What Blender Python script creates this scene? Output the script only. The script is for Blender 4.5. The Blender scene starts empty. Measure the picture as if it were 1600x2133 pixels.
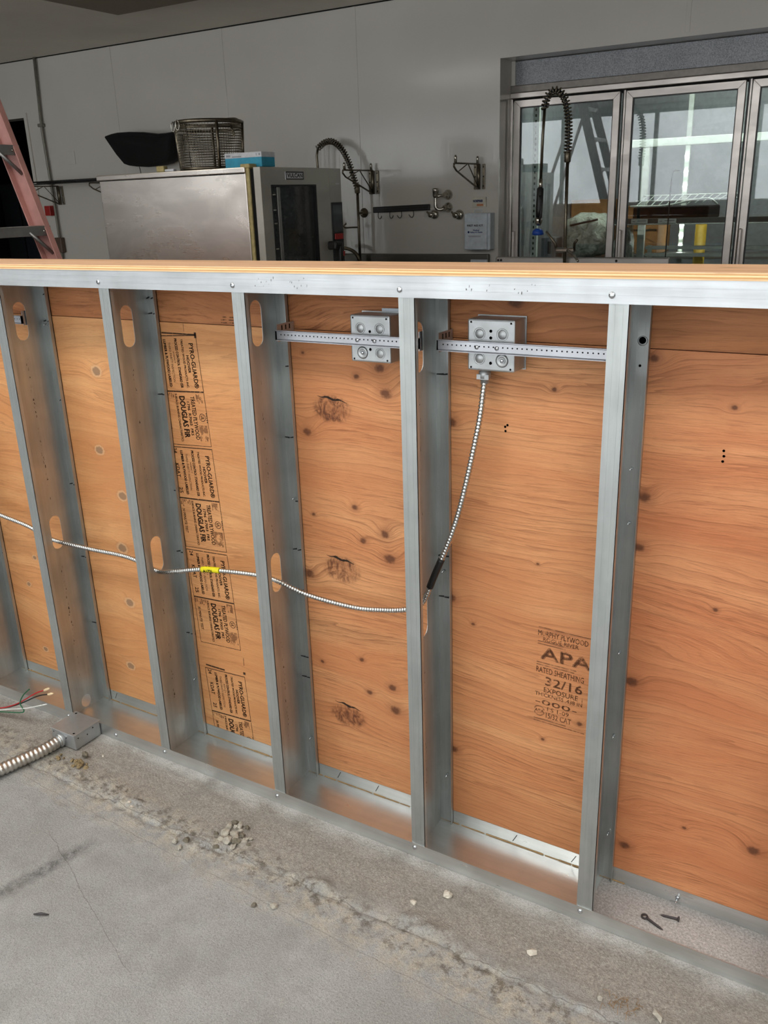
import bpy, bmesh, math, random
import numpy as np
from mathutils import Vector, Matrix
random.seed(7)
rng = np.random.default_rng(11)
scene = bpy.context.scene
COL = scene.collection
PI = math.pi

# ------------------------------------------------------------------ camera
YAW, PITCH, ROLL = 0.55085, 0.34344, -0.03347
def cam_axes(yaw, pitch, roll):
    fwd = Vector((-math.sin(yaw)*math.cos(pitch), math.cos(yaw)*math.cos(pitch), -math.sin(pitch)))
    right = Vector((math.cos(yaw), math.sin(yaw), 0))
    up = right.cross(fwd)
    r = right*math.cos(roll) + up*math.sin(roll)
    u = -right*math.sin(roll) + up*math.cos(roll)
    return r, u, fwd
r_, u_, f_ = cam_axes(YAW, PITCH, ROLL)
cam_d = bpy.data.cameras.new('camera')
cam = bpy.data.objects.new('camera', cam_d); COL.objects.link(cam)
cam.matrix_world = Matrix(((r_.x, u_.x, -f_.x, 1.66567), (r_.y, u_.y, -f_.y, -1.46302), (r_.z, u_.z, -f_.z, 1.47840), (0, 0, 0, 1)))
cam_d.sensor_fit = 'HORIZONTAL'; cam_d.sensor_width = 36.0
cam_d.lens = 36.0*1821.01/1600.0
cam_d.clip_start = 0.02; cam_d.clip_end = 200
scene.camera = cam

# ------------------------------------------------------------------ world, daylight, exposure
world = bpy.data.worlds.new('overcast_sky'); scene.world = world; world.use_nodes = True
wb = world.node_tree.nodes['Background']
wb.inputs[0].default_value = (0.90, 0.95, 1.0, 1); wb.inputs[1].default_value = 1.0
def area(name, loc, rot, sx, sy, power, color=(1, 1, 1)):
    l = bpy.data.lights.new(name, 'AREA'); l.shape = 'RECTANGLE'; l.size = sx; l.size_y = sy
    l.energy = power; l.color = color
    o = bpy.data.objects.new(name, l); COL.objects.link(o); o.location = loc; o.rotation_euler = rot
    return o
# daylight entering through the storefront glazing behind the photographer
area('storefront_daylight', (-1.6, -4.66, 1.48), (PI/2, 0, 0), 13.8, 2.4, 170, (0.97, 0.99, 1.0))
scene.view_settings.view_transform = 'Standard'
scene.view_settings.look = 'None'
scene.view_settings.exposure = 0.32
scene.view_settings.gamma = 1.0
scene.view_settings.use_curve_mapping = False
scene.cycles.max_bounces = 5
scene.cycles.diffuse_bounces = 3
scene.cycles.glossy_bounces = 3
scene.cycles.transparent_max_bounces = 12
scene.cycles.use_adaptive_sampling = True
scene.cycles.adaptive_threshold = 0.12
scene.cycles.adaptive_min_samples = 16
scene.cycles.light_sampling_threshold = 0.03
scene.cycles.caustics_reflective = False
scene.cycles.caustics_refractive = False

# ------------------------------------------------------------------ material helpers
def lin(c):
    return tuple((v/255/12.92 if v/255 <= 0.04045 else ((v/255+0.055)/1.055)**2.4) for v in c) + (1,)

class G:
    """small node-graph builder"""
    def __init__(s, name):
        s.m = bpy.data.materials.new(name); s.m.use_nodes = True
        s.nt = s.m.node_tree; s.b = s.nt.nodes['Principled BSDF']; s.out = s.nt.nodes['Material Output']
    def n(s, t, **kw):
        x = s.nt.nodes.new(t)
        for k, v in kw.items(): setattr(x, k, v)
        return x
    def put(s, sock, v):
        if v is None: return
        if isinstance(v, bpy.types.NodeSocket): s.nt.links.new(v, sock)
        else: sock.default_value = v
    def pos(s): return s.n('ShaderNodeNewGeometry').outputs['Position']
    def obj(s): return s.n('ShaderNodeTexCoord').outputs['Object']
    def sep(s, v):
        x = s.n('ShaderNodeSeparateXYZ'); s.put(x.inputs[0], v); return x.outputs
    def comb(s, a=0.0, b=0.0, c=0.0):
        x = s.n('ShaderNodeCombineXYZ'); s.put(x.inputs[0], a); s.put(x.inputs[1], b); s.put(x.inputs[2], c); return x.outputs[0]
    def m_(s, op, a, b=None, c=None, clamp=False):
        x = s.n('ShaderNodeMath', operation=op); x.use_clamp = clamp
        s.put(x.inputs[0], a); s.put(x.inputs[1], b); s.put(x.inputs[2], c); return x.outputs[0]
    def vm(s, op, a, b=None):
        x = s.n('ShaderNodeVectorMath', operation=op); s.put(x.inputs[0], a); s.put(x.inputs[1], b)
        return x.outputs['Value'] if op in ('DOT_PRODUCT', 'LENGTH', 'DISTANCE') else x.outputs[0]
    def noise(s, vec, scale, detail=3.0, rough=0.5, dist=0.0):
        x = s.n('ShaderNodeTexNoise'); s.put(x.inputs['Vector'], vec); s.put(x.inputs['Scale'], scale)
        s.put(x.inputs['Detail'], detail); s.put(x.inputs['Roughness'], rough); s.put(x.inputs['Distortion'], dist)
        return x.outputs['Fac']
    def voro(s, vec, scale, feat='F1', out='Distance'):
        x = s.n('ShaderNodeTexVoronoi', feature=feat); s.put(x.inputs['Vector'], vec); s.put(x.inputs['Scale'], scale); return x.outputs[out]
    def ramp(s, fac, stops, interp='LINEAR'):
        x = s.n('ShaderNodeValToRGB'); s.put(x.inputs[0], fac); e = x.color_ramp; e.interpolation = interp
        while len(e.elements) < len(stops): e.elements.new(0.5)
        for i, (p, c) in enumerate(stops):
            e.elements[i].position = p
            e.elements[i].color = c if hasattr(c, '__len__') else (c, c, c, 1)
        return x.outputs[0]
    def mix(s, f, a, b, mode='MIX'):
        x = s.n('ShaderNodeMix', data_type='RGBA', blend_type=mode); s.put(x.inputs[0], f); s.put(x.inputs[6], a); s.put(x.inputs[7], b); return x.outputs[2]
    def map(s, v, a, b, c=0.0, d=1.0):
        x = s.n('ShaderNodeMapRange'); s.put(x.inputs[0], v); s.put(x.inputs[1], a); s.put(x.inputs[2], b); s.put(x.inputs[3], c); s.put(x.inputs[4], d); return x.outputs[0]
    def bump(s, h, strength=0.3, dist=0.002):
        x = s.n('ShaderNodeBump'); s.put(x.inputs['Height'], h); x.inputs['Strength'].default_value = strength; x.inputs['Distance'].default_value = dist
        s.nt.links.new(x.outputs[0], s.b.inputs['Normal'])
    def set(s, color=None, rough=None, metal=None, **kw):
        s.put(s.b.inputs['Base Color'], color); s.put(s.b.inputs['Roughness'], rough); s.put(s.b.inputs['Metallic'], metal)
        for k, v in kw.items(): s.put(s.b.inputs[k.replace('_', ' ')], v)
        return s.m

def plain(name, rgb, rough=0.5, metal=0.0, var=0.12, scale=30.0, bump=0.0, **kw):
    g = G(name); c = lin(rgb); v = g.noise(g.obj(), scale, 4)
    dark = tuple(x*(1-var) for x in c[:3]) + (1,); light = tuple(min(1, x*(1+var)) for x in c[:3]) + (1,)
    col = g.ramp(v, [(0.3, dark), (0.7, light)])
    if bump: g.bump(v, bump)
    return g.set(col, rough, metal, **kw)

def galvanized(name, base=(178, 184, 186), rough=0.36, streak=(40, 40, 3), var=0.16, metal=0.80):
    g = G(name); p = g.pos()
    st = g.noise(g.vm('MULTIPLY', p, streak), 1.0, 4, 0.6)
    cl = g.noise(p, 9.0, 3)
    f = g.m_('ADD', g.m_('MULTIPLY', st, 0.5), g.m_('MULTIPLY', cl, 0.5))
    c = lin(base); a = tuple(x*(1-var) for x in c[:3])+(1,); b = tuple(min(1, x*(1+var)) for x in c[:3])+(1,)
    col = g.ramp(f, [(0.35, a), (0.65, b)])
    ro = g.map(f, 0.3, 0.7, rough+0.07, rough-0.07)
    return g.set(col, ro, metal)

MAT = {}
MAT['stud'] = galvanized('galvanized_stud_steel', (186, 190, 189), 0.44, metal=0.86)
MAT['track'] = galvanized('galvanized_track_steel', (208, 211, 214), 0.50, (3, 40, 60))
MAT['track_low'] = galvanized('galvanized_floor_track_steel', (216, 218, 217), 0.32, (3, 40, 60), 0.12, 0.93)
MAT['boxsteel'] = galvanized('pressed_box_steel', (184, 186, 187), 0.46, (30, 30, 30), 0.1)
MAT['bar'] = galvanized('bracket_bar_steel', (190, 191, 196), 0.42, (4, 60, 60), 0.1)
MAT['armor'] = galvanized('flexible_armor_steel', (205, 205, 203), 0.24, (20, 20, 20), 0.1, 1.0)
MAT['screw'] = plain('zinc_screw', (205, 208, 212), 0.25, 1.0)
MAT['blackmark'] = plain('black_marker_ink', (38, 40, 42), 0.7)
MAT['hole'] = plain('punched_hole_dark', (14, 13, 12), 0.9)
MAT['yellow'] = plain('yellow_tape', (226, 214, 20), 0.45)
MAT['blacktape'] = plain('black_tape', (22, 22, 23), 0.45)
MAT['stainless'] = None
def stainless(name, base=(176, 172, 168), rough=0.3, smudge=0.5):
    g = G(name); p = g.pos()
    br = g.noise(g.vm('MULTIPLY', p, (2, 2, 70)), 1.0, 2)
    cl = g.noise(g.vm('MULTIPLY', p, (2.2, 2.2, 5)), 1.3, 4, 0.55, 0.5)
    c = lin(base); a = tuple(x*0.62 for x in c[:3])+(1,)
    col = g.mix(g.ramp(cl, [(0.4, 0.0), (0.62, smudge)]), c, a)
    ro = g.m_('ADD', g.map(cl, 0.3, 0.7, rough, rough+0.12), g.m_('MULTIPLY', br, 0.06))
    return g.set(col, ro, 1.0)
MAT['stainless'] = stainless('brushed_stainless')
MAT['ovenside'] = stainless('smudged_stainless_panel', (222, 212, 204), 0.20, 0.5)
MAT['ovenfront'] = stainless('dull_stainless_front', (206, 202, 194), 0.5, 0.25)
MAT['doorframe'] = stainless('door_frame_aluminium', (196, 188, 182), 0.28, 0.35)
MAT['chrome'] = plain('aged_chrome', (190, 186, 176), 0.22, 1.0, 0.15)
MAT['darkchrome'] = plain('tarnished_spring_steel', (120, 112, 98), 0.35, 1.0, 0.2)
MAT['blackplastic'] = plain('black_plastic', (20, 20, 21), 0.4)
MAT['blackmatte'] = plain('matte_black_coating', (6, 6, 6), 0.95)
MAT['gasket'] = plain('yellowed_gasket', (182, 165, 112), 0.6, 0, 0.2, 40)
MAT['ovenglass'] = plain('tinted_oven_glass', (40, 43, 42), 0.06, 0, 0.1)
MAT['red'] = plain('red_plastic', (168, 32, 26), 0.4)
MAT['whitepaint'] = plain('white_painted_metal', (205, 212, 220), 0.45)
MAT['teal'] = plain('teal_carton', (52, 158, 190), 0.55)
MAT['whitecarton'] = plain('white_carton', (215, 215, 220), 0.6)
MAT['label'] = plain('cream_label', (205, 200, 185), 0.6)
MAT['blueink'] = plain('blue_ink', (30, 60, 130), 0.6)
MAT['darkink'] = plain('dark_grey_ink', (52, 54, 58), 0.6)
MAT['greyink'] = plain('pale_grey_ink', (150, 152, 158), 0.6)
MAT['orangeink'] = plain('orange_ink', (200, 130, 90), 0.6)
MAT['pinkfiber'] = plain('pink_fiberglass', (190, 138, 130), 0.5, 0, 0.14, 14, 0.1)
MAT['alutread'] = plain('dull_aluminium_tread', (150, 148, 146), 0.45, 0.8)
MAT['cardboard'] = plain('brown_cardboard', (158, 112, 66), 0.8)
MAT['wire_red'] = plain('red_wire_insulation', (180, 30, 34), 0.4)
MAT['wire_black'] = plain('black_wire_insulation', (28, 28, 30), 0.4)
MAT['wire_white'] = plain('white_wire_insulation', (222, 222, 218), 0.4)
MAT['wire_green'] = plain('green_wire_insulation', (28, 98, 62), 0.4)
MAT['wirenut'] = plain('cream_wire_end', (232, 206, 166), 0.5)
MAT['rustscrew'] = plain('oxidised_screw', (84, 80, 82), 0.5, 0.6)
MAT['coolerwall'] = plain('cooler_liner', (150, 156, 158), 0.45, 0.3)
MAT['whiteshelf'] = plain('white_shelf_paint', (222, 232, 222), 0.5)
MAT['blackshelf'] = plain('black_wire_shelf', (24, 24, 24), 0.5)
MAT['bluetrim'] = plain('blue_plastic', (28, 74, 170), 0.4)
MAT['greypanel'] = plain('grey_blue_panel', (92, 98, 108), 0.5)
MAT['yellowpost'] = plain('yellow_paint', (206, 170, 50), 0.5)
MAT['pipe'] = plain('painted_conduit', (128, 125, 114), 0.45, 0.3)
MAT['sinksteel'] = stainless('sink_stainless', (120, 118, 112), 0.4, 0.4)
MAT['alulframe'] = plain('storefront_aluminium', (120, 120, 118), 0.4, 0.8)

def m_frp():
    g = G('glossy_wall_panel'); p = g.pos()
    n1 = g.noise(p, 0.9, 4, 0.6); st = g.noise(g.vm('MULTIPLY', p, (26, 1, 2.2)), 1.0, 3, 0.6); fine = g.noise(p, 90.0, 2)
    c = lin((214, 209, 201)); a = tuple(x*0.92 for x in c[:3])+(1,)
    g.bump(g.m_('ADD', g.m_('MULTIPLY', st, 1.0), g.m_('MULTIPLY', fine, 0.04)), 0.35, 0.003)
    return g.set(g.ramp(n1, [(0.3, a), (0.7, c)]), 0.15, 0.0)
def m_wall(name, rgb, rough, seed=0.0):
    g = G(name); p = g.pos()
    n1 = g.noise(p, 1.4, 5, 0.6); n2 = g.noise(p, 120.0, 2)
    c = lin(rgb); a = tuple(x*0.86 for x in c[:3])+(1,)
    col = g.ramp(n1, [(0.3, a), (0.7, c)])
    g.bump(n2, 0.08, 0.001)
    return g.set(col, g.map(n1, 0.3, 0.7, rough-0.05, rough+0.1), 0.0)
MAT['frp'] = m_frp()
MAT['ceiling'] = m_wall('dull_ceiling_paint', (226, 220, 208), 0.8)
MAT['ceilpanel'] = m_wall('brown_ceiling_board', (138, 128, 112), 0.85)
MAT['roomwall'] = m_wall('side_wall_paint', (190, 188, 182), 0.6)
MAT['darkwall'] = m_wall('dark_passage_paint', (60, 60, 62), 0.8)

def m_concrete():
    g = G('worn_concrete'); p = g.pos(); x, y, z = g.sep(p)
    big = g.noise(p, 3.2, 6, 0.62); mid = g.noise(p, 22.0, 5, 0.6); fine = g.noise(p, 420.0, 2, 0.6); grit = g.noise(p, 170.0, 3, 0.7)
    base = g.ramp(big, [(0.28, lin((166, 166, 163))), (0.5, lin((186, 187, 185))), (0.72, lin((202, 203, 201)))])
    base = g.mix(g.map(mid, 0.35, 0.7), base, g.mix(0.5, base, lin((172, 169, 163))))
    # warped distance from the wall
    wy = g.m_('ADD', y, g.m_('MULTIPLY', g.m_('SUBTRACT', g.noise(p, 9.0, 4), 0.5), 0.07))
    wy2 = g.m_('ADD', g.m_('ADD', y, g.m_('MULTIPLY', x, 0.05)), g.m_('MULTIPLY', g.m_('SUBTRACT', g.noise(p, 16.0, 4), 0.5), 0.06))
    # darker, tan, gritty apron beside the track
    apron = g.m_('MULTIPLY', g.map(wy, -0.20, -0.15), g.map(wy, 0.03, -0.012))
    apron_c = g.ramp(grit, [(0.3, lin((150, 143, 133))), (0.55, lin((182, 175, 165))), (0.75, lin((206, 200, 191)))])
    c = g.mix(apron, base, apron_c)
    # dusty cream band at the slab joint
    joint = g.m_('MULTIPLY', g.map(wy2, -0.30, -0.22), g.map(wy2, -0.12, -0.17))
    patch = g.ramp(g.noise(p, 26.0, 5, 0.7), [(0.42, 0.0), (0.6, 0.8)])
    c = g.mix(g.m_('MULTIPLY', joint, patch), c, lin((212, 202, 182)))
    # brown dirt where debris collects
    dirt = g.m_('MULTIPLY', g.m_('MULTIPLY', g.map(wy2, -0.25, -0.19), g.map(wy2, -0.11, -0.16)), g.ramp(g.noise(p, 38.0, 5, 0.72), [(0.5, 0.0), (0.62, 0.75)]))
    c = g.mix(dirt, c, lin((92, 80, 62)))
    # light concrete inside the track and cement dust just outside it
    ins = g.map(g.m_('ADD', y, g.m_('MULTIPLY', g.noise(p, 40.0, 4), 0.012)), 0.0, 0.008)
    c = g.mix(ins, c, g.ramp(grit, [(0.35, lin((200, 197, 193))), (0.65, lin((248, 246, 243)))]))
    dust = g.m_('MULTIPLY', g.map(wy, -0.06, -0.0), g.m_('MULTIPLY', g.map(y, 0.003, -0.002), g.ramp(g.noise(p, 12.0, 4), [(0.38, 0.0), (0.56, 0.9)])))
    c = g.mix(dust, c, lin((222, 220, 215)))
    # hairline cracks
    w = g.m_('MULTIPLY', g.m_('SUBTRACT', g.noise(p, 14.0, 4), 0.5), 0.03)
    d1 = g.m_('ABSOLUTE', g.m_('ADD', g.m_('ADD', g.m_('ADD', y, 0.372), g.m_('MULTIPLY', g.m_('ADD', x, 0.024), 0.42)), w))
    r1 = g.m_('MULTIPLY', g.map(x, -0.06, 0.0), g.map(x, 0.5, 0.44))
    d2 = g.m_('ABSOLUTE', g.m_('ADD', g.m_('ADD', y, 0.205), g.m_('MULTIPLY', w, 1.3)))
    d3 = g.m_('ABSOLUTE', g.m_('ADD', g.m_('ADD', g.m_('ADD', y, 0.262), g.m_('MULTIPLY', x, 0.045)), g.m_('MULTIPLY', w, 0.6)))
    cr = g.m_('MAXIMUM', g.m_('MULTIPLY', g.map(d1, 0.0013, 0.0003), r1), g.m_('MAXIMUM', g.map(d2, 0.0016, 0.0004), g.m_('MULTIPLY', g.map(d3, 0.0016, 0.0004), 0.6)))
    c = g.mix(g.m_('MULTIPLY', cr, 0.62), c, lin((104, 98, 90)))
    # dark scuff left by a dragged tool
    wx = g.m_('ADD', x, g.m_('MULTIPLY', g.m_('SUBTRACT', g.noise(p, 30.0, 4), 0.5), 0.035))
    sc = g.m_('MULTIPLY', g.map(g.m_('ABSOLUTE', g.m_('SUBTRACT', wx, g.m_('ADD', 0.174, g.m_('MULTIPLY', y, 0.235)))), 0.030, 0.006), g.m_('MULTIPLY', g.map(y, -0.66, -0.56), g.map(y, -0.32, -0.38)))
    c = g.mix(g.m_('MULTIPLY', g.m_('MULTIPLY', sc, g.map(g.noise(p, 55.0, 5, 0.75), 0.3, 0.6)), 0.8), c, lin((84, 84, 84)))
    # pale paint flecks and dark specks
    fl = g.ramp(g.voro(p, 34.0), [(0.05, 1.0), (0.075, 0.0)])
    c = g.mix(g.m_('MULTIPLY', fl, g.ramp(g.noise(p, 5.0, 2), [(0.55, 0.0), (0.62, 0.6)])), c, lin((208, 204, 192)))
    c = g.mix(g.m_('MULTIPLY', g.map(fine, 0.55, 0.72), 0.45), c, lin((120, 118, 113)))
    gr2 = g.noise(p, 260.0, 3, 0.75)
    c = g.mix(g.m_('MULTIPLY', g.map(gr2, 0.5, 0.68), 0.38), c, lin((112, 110, 104)))
    c = g.mix(g.m_('MULTIPLY', g.map(gr2, 0.46, 0.32), 0.30), c, lin((226, 225, 220)))
    c = g.mix(g.m_('MULTIPLY', g.ramp(g.noise(p, 7.0, 5, 0.7), [(0.5, 0.0), (0.66, 0.5)]), 0.7), c, lin((146, 145, 140)))
    h = g.noise(p, 180.0, 3, 0.75)
    g.bump(h, 0.7, 0.005)
    c = g.mix(1.0, c, (0.80, 0.80, 0.81, 1), 'MULTIPLY')
    return g.set(c, 0.85, 0.0)
MAT['concrete'] = m_concrete()

def g_mid(a, b, t): return tuple(p*(1-t)+q*t for p, q in zip(a, b))
def eye_knot(g, col, kn, light, dark):
    col = g.mix(g.m_('MULTIPLY', g.map(kn, 0.62, 0.74), 0.55), col, g_mid(light, (0.75, 0.6, 0.42, 1), 0.4))
    return g.mix(g.map(kn, 0.80, 0.88, 0.0, 0.75), col, g_mid(dark, (0.22, 0.15, 0.09, 1), 0.7))
def m_plywood(name, knots, light, mid, dark, seed=0.0, lines=52.0, warp=0.10, burls=(), slope=0.0, grain=1.0, eye=False):
    """face veneer: horizontal grain lines that bend round the knots"""
    g = G(name); p = g.pos(); x, y, z = g.sep(p)
    pp = g.comb(x, g.m_('ADD', z, seed), seed*3.1)
    lo = g.noise(g.vm('MULTIPLY', pp, (1.1, 3.4, 1)), 1.0, 2, 0.45)
    lo2 = g.noise(g.vm('MULTIPLY', pp, (4.5, 15.0, 1)), 1.0, 3, 0.55)
    h = g.m_('ADD', z, g.m_('ADD', g.m_('MULTIPLY', lo, warp*2.2), g.m_('MULTIPLY', lo2, warp*0.16)))
    if slope: h = g.m_('ADD', h, g.m_('MULTIPLY', x, slope))
    pv = g.comb(x, z, 0.0)
    core = None; ring = None
    for kx, kz, r in knots:
        d = g.vm('MULTIPLY', g.vm('SUBTRACT', pv, (kx, kz, 0)), (1/(r*2.9), 1/(r*2.2), 0))
        d2 = g.vm('DOT_PRODUCT', d, d)
        e = g.m_('POWER', 2.718, g.m_('MULTIPLY', d2, -1.0))
        h = g.m_('ADD', h, g.m_('MULTIPLY', e, r*2.0))
        core = e if core is None else g.m_('MAXIMUM', core, e)
    bl = None
    for kx, kz, rx, rz in burls:
        d = g.vm('MULTIPLY', g.vm('SUBTRACT', pv, (kx, kz, 0)), (1/rx, 1/rz, 0))
        e = g.m_('POWER', 2.718, g.m_('MULTIPLY', g.vm('DOT_PRODUCT', d, d), -1.0))
        h = g.m_('ADD', h, g.m_('MULTIPLY', e, -0.02))
        bl = e if bl is None else g.m_('MAXIMUM', bl, e)
    # growth-ring contours: sharp on the late-wood side, fading on the other
    ph = g.m_('ADD', g.m_('MULTIPLY', h, lines), g.m_('MULTIPLY', g.noise(g.comb(g.m_('MULTIPLY', x, 3.0), g.m_('MULTIPLY', h, 45.0), seed), 1.0, 3), 2.6))
    fr_ = g.m_('FRACT', ph)
    pres = g.map(g.noise(g.comb(g.m_('MULTIPLY', x, 2.0), g.m_('MULTIPLY', h, 9.0), seed+5.0), 1.0, 2), 0.28, 0.55)
    late = g.m_('MULTIPLY', g.ramp(fr_, [(0.0, 0.0), (0.55, 0.08), (0.86, 0.45), (0.955, 1.0), (0.985, 0.9), (1.0, 0.0)]), pres)
    band = g.noise(g.comb(g.m_('MULTIPLY', x, 1.2), g.m_('MULTIPLY', h, 16.0), seed), 1.0, 3, 0.5)
    # short fibrous streaks
    fine = g.noise(g.comb(g.m_('MULTIPLY', x, 13.0), g.m_('MULTIPLY', h, 330.0), seed), 1.0, 4, 0.65)
    rgh = g.map(g.noise(g.comb(g.m_('MULTIPLY', x, 2.5), g.m_('MULTIPLY', z, 7.0), seed+9.0), 1.0, 3), 0.38, 0.62)
    pore = g.noise(g.comb(g.m_('MULTIPLY', x, 60.0), g.m_('MULTIPLY', z, 900.0), seed), 1.0, 2)
    col = g.ramp(band, [(0.30, mid), (0.50, g_mid(mid, light, 0.45)), (0.68, light)])
    col = g.mix(g.m_('MULTIPLY', late, 0.7*grain), col, dark)
    col = g.mix(g.m_('MULTIPLY', g.map(fine, 0.52, 0.70), g.m_('ADD', 0.30*grain, g.m_('MULTIPLY', rgh, 0.55*grain))), col, dark)
    col = g.mix(g.m_('MULTIPLY', g.map(fine, 0.45, 0.30), g.m_('ADD', 0.2, g.m_('MULTIPLY', rgh, 0.45))), col, light)
    col = g.mix(g.m_('MULTIPLY', g.map(pore, 0.55, 0.75), 0.25), col, dark)
    blot = g.noise(pp, 3.4, 4, 0.6); col = g.mix(g.m_('MULTIPLY', g.map(blot, 0.42, 0.68), 0.55), col, g_mid(mid, dark, 0.22))
    if core is not None:
        rg = g.m_('MULTIPLY', g.map(core, 0.5, 0.85), 0.3)
        col = g.mix(rg, col, dark)
        kc = tuple(v*0.45 for v in dark[:3])+(1,)
        kn = g.m_('ADD', core, g.m_('MULTIPLY', g.m_('SUBTRACT', g.noise(p, 130.0, 3), 0.5), 0.24 if eye else 0.14))
        col = g.mix(g.map(kn, 0.86, 0.97, 0.0, 0.85), col, kc) if not eye else eye_knot(g, col, kn, light, dark)
    hgt = g.noise(g.comb(g.m_('MULTIPLY', x, 11.0), g.m_('MULTIPLY', z, 300.0), seed), 1.0, 2, 0.6)
    if bl is not None:
        q = g.noise(g.vm('MULTIPLY', pv, (1.0, 0.55, 1)), 62.0, 4, 0.62, 1.4)
        col = g.mix(g.m_('MULTIPLY', g.map(bl, 0.15, 0.6), 0.42), col, g_mid(mid, dark, 0.75))
        col = g.mix(g.m_('MULTIPLY', g.map(bl, 0.20, 0.42), g.ramp(q, [(0.36, 0.92), (0.60, 0.0)])), col, tuple(v*0.5 for v in dark[:3])+(1,))
    g.bump(hgt, 0.35, 0.0015)
    return g.set(col, 0.68, 0.0)

LIGHT, MID, DARK = lin((229, 170, 114)), lin((211, 143, 88)), lin((134, 76, 40))
LIGHT2, MID2, DARK2 = lin((226, 162, 110)), lin((207, 134, 85)), lin((128, 70, 38))
MAT['ply_a'] = m_plywood('plywood_knotty_left', [(-0.661, 0.108, .008), (-0.633, 0.442, .007), (-0.687, 0.339, .007), (-0.6, 0.9, .009), (-0.9, 0.6, .011)], LIGHT, MID, DARK, 0.3, 30.0, 0.12, grain=0.6, eye=True)
MAT['ply_b'] = m_plywood('plywood_stamped', [(-0.224, 1.065, .012), (-0.257, 0.84, .011), (-0.189, 0.714, .012), (-0.22, 0.549, .013), (-0.222, 0.374, .012), (-0.258, 0.152, .011)], LIGHT, MID, DARK, 1.7, 26.0, 0.09, grain=0.42, eye=True)
MAT['ply_c'] = m_plywood('plywood_repeating_knots', [(0.675, 1.133, .013), (0.614, 1.11, .008), (0.689, 1.078, .016), (0.471, 1.155, .005),
    (0.595, 0.8, .009), (0.474, 0.764, .006), (0.675, 0.746, .013), (0.614, 0.719, .010), (0.686, 0.686, .016),
    (0.594, 0.396, .008), (0.473, 0.359, .006), (0.682, 0.341, .012), (0.614, 0.308, .009), (0.69, 0.278, .016), (0.45, 0.602, .015), (0.47, 0.969, .012),
    (1.074, 1.118, .006), (0.850, 1.03, .012), (0.846, 0.622, .013), (0.901, 0.567, .005), (1.051, 0.744, .004), (1.158, 0.384, .007), (1.075, 0.318, .005), (0.85, 0.218, .012)],
    LIGHT2, MID2, DARK2, 4.2, 62.0, 0.07, [(0.543, 1.030, .046, .028), (0.549, 0.633, .046, .030), (0.545, 0.219, .046, .028)], grain=0.8)
MAT['ply_d'] = m_plywood('plywood_reddish_right', [(1.408, 1.112, .006), (1.262, 0.924, .014), (1.258, 0.819, .012), (1.263, 0.519, .015), (1.274, 0.106, .013), (1.535, 0.199, .014), (1.396, 0.201, .005), (1.412, 0.718, .006), (1.262, 1.19, .010), (1.7, 0.6, .013)],
    lin((222, 152, 103)), lin((200, 121, 76)), DARK2, 7.9, 40.0, 0.12, grain=0.75)
MAT['ply_top'] = m_plywood('plywood_top_strip', [(0.99, 1.285, .018), (0.2, 1.31, .008)], lin((196, 132, 84)), lin((178, 112, 66)), lin((120, 66, 36)), 11.3, 40.0, 0.12)  # darker browns partly stand for the shade cast by the top track

def m_cap():  # wood tones lightened to carry the overhead light on the ledge
    g = G('plywood_cap_edge'); p = g.pos(); x, y, z = g.sep(p)
    ply = g.m_('MULTIPLY', g.m_('SUBTRACT', z, 1.3435), 1/0.0122)
    ed = g.ramp(g.m_('ADD', ply, g.m_('MULTIPLY', g.m_('SUBTRACT', g.noise(g.vm('MULTIPLY', p, (12, 12, 1)), 1.0, 3), 0.5), 0.08)),
        [(0.0, lin((236, 196, 150))), (0.2, lin((242, 204, 158))), (0.23, lin((206, 154, 98))), (0.42, lin((222, 172, 114))), (0.46, lin((250, 216, 166))), (0.62, lin((252, 222, 174))), (0.66, lin((214, 162, 106))), (0.84, lin((226, 178, 124))), (0.88, lin((246, 208, 166)))])
    st = g.noise(g.vm('MULTIPLY', p, (14, 30, 500)), 1.0, 4, 0.65)
    ed = g.mix(g.m_('MULTIPLY', g.map(st, 0.56, 0.7), 0.45), ed, lin((128, 76, 36)))
    top = g.ramp(g.noise(g.vm('MULTIPLY', p, (1.5, 40, 1)), 1.0, 4, 0.6, 0.4), [(0.3, lin((222, 168, 126))), (0.6, lin((244, 198, 156)))])
    kn = g.ramp(g.noise(g.vm('MULTIPLY', p, (5, 40, 1)), 1.0, 3), [(0.70, 0.0), (0.74, 0.8)])
    top = g.mix(kn, top, lin((120, 72, 44)))
    nz = g.sep(g.n('ShaderNodeNewGeometry').outputs['Normal'])[2]
    c = g.mix(g.map(nz, 0.5, 0.6), ed, top)
    g.bump(st, 0.2, 0.001)
    return g.set(c, 0.65, 0.0)
MAT['cap'] = m_cap()

def m_ink(name, rgb, lo=0.36, hi=0.46, scale=90.0, top=0.92):
    """patchy stamped ink: bare wood shows through where the stamp did not take"""
    g = G(name); n = g.noise(g.pos(), scale, 3, 0.6)
    t = g.n('ShaderNodeBsdfTransparent'); mx = g.n('ShaderNodeMixShader')
    g.nt.links.new(g.ramp(n, [(lo, 0.0), (hi, top)]), mx.inputs[0]); g.nt.links.new(t.outputs[0], mx.inputs[1]); g.nt.links.new(g.b.outputs[0], mx.inputs[2])
    g.nt.links.new(mx.outputs[0], g.out.inputs[0])
    return g.set(lin(rgb), 0.8, 0.0)
MAT['ink'] = m_ink('stamp_ink', (62, 38, 20), 0.30, 0.42, 140.0)
MAT['inkfaint'] = m_ink('faint_stamp_ink', (112, 72, 44), 0.42, 0.56, 60.0)
MAT['studink'] = m_ink('stud_print_ink', (70, 62, 54), 0.40, 0.55, 200.0)

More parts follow.
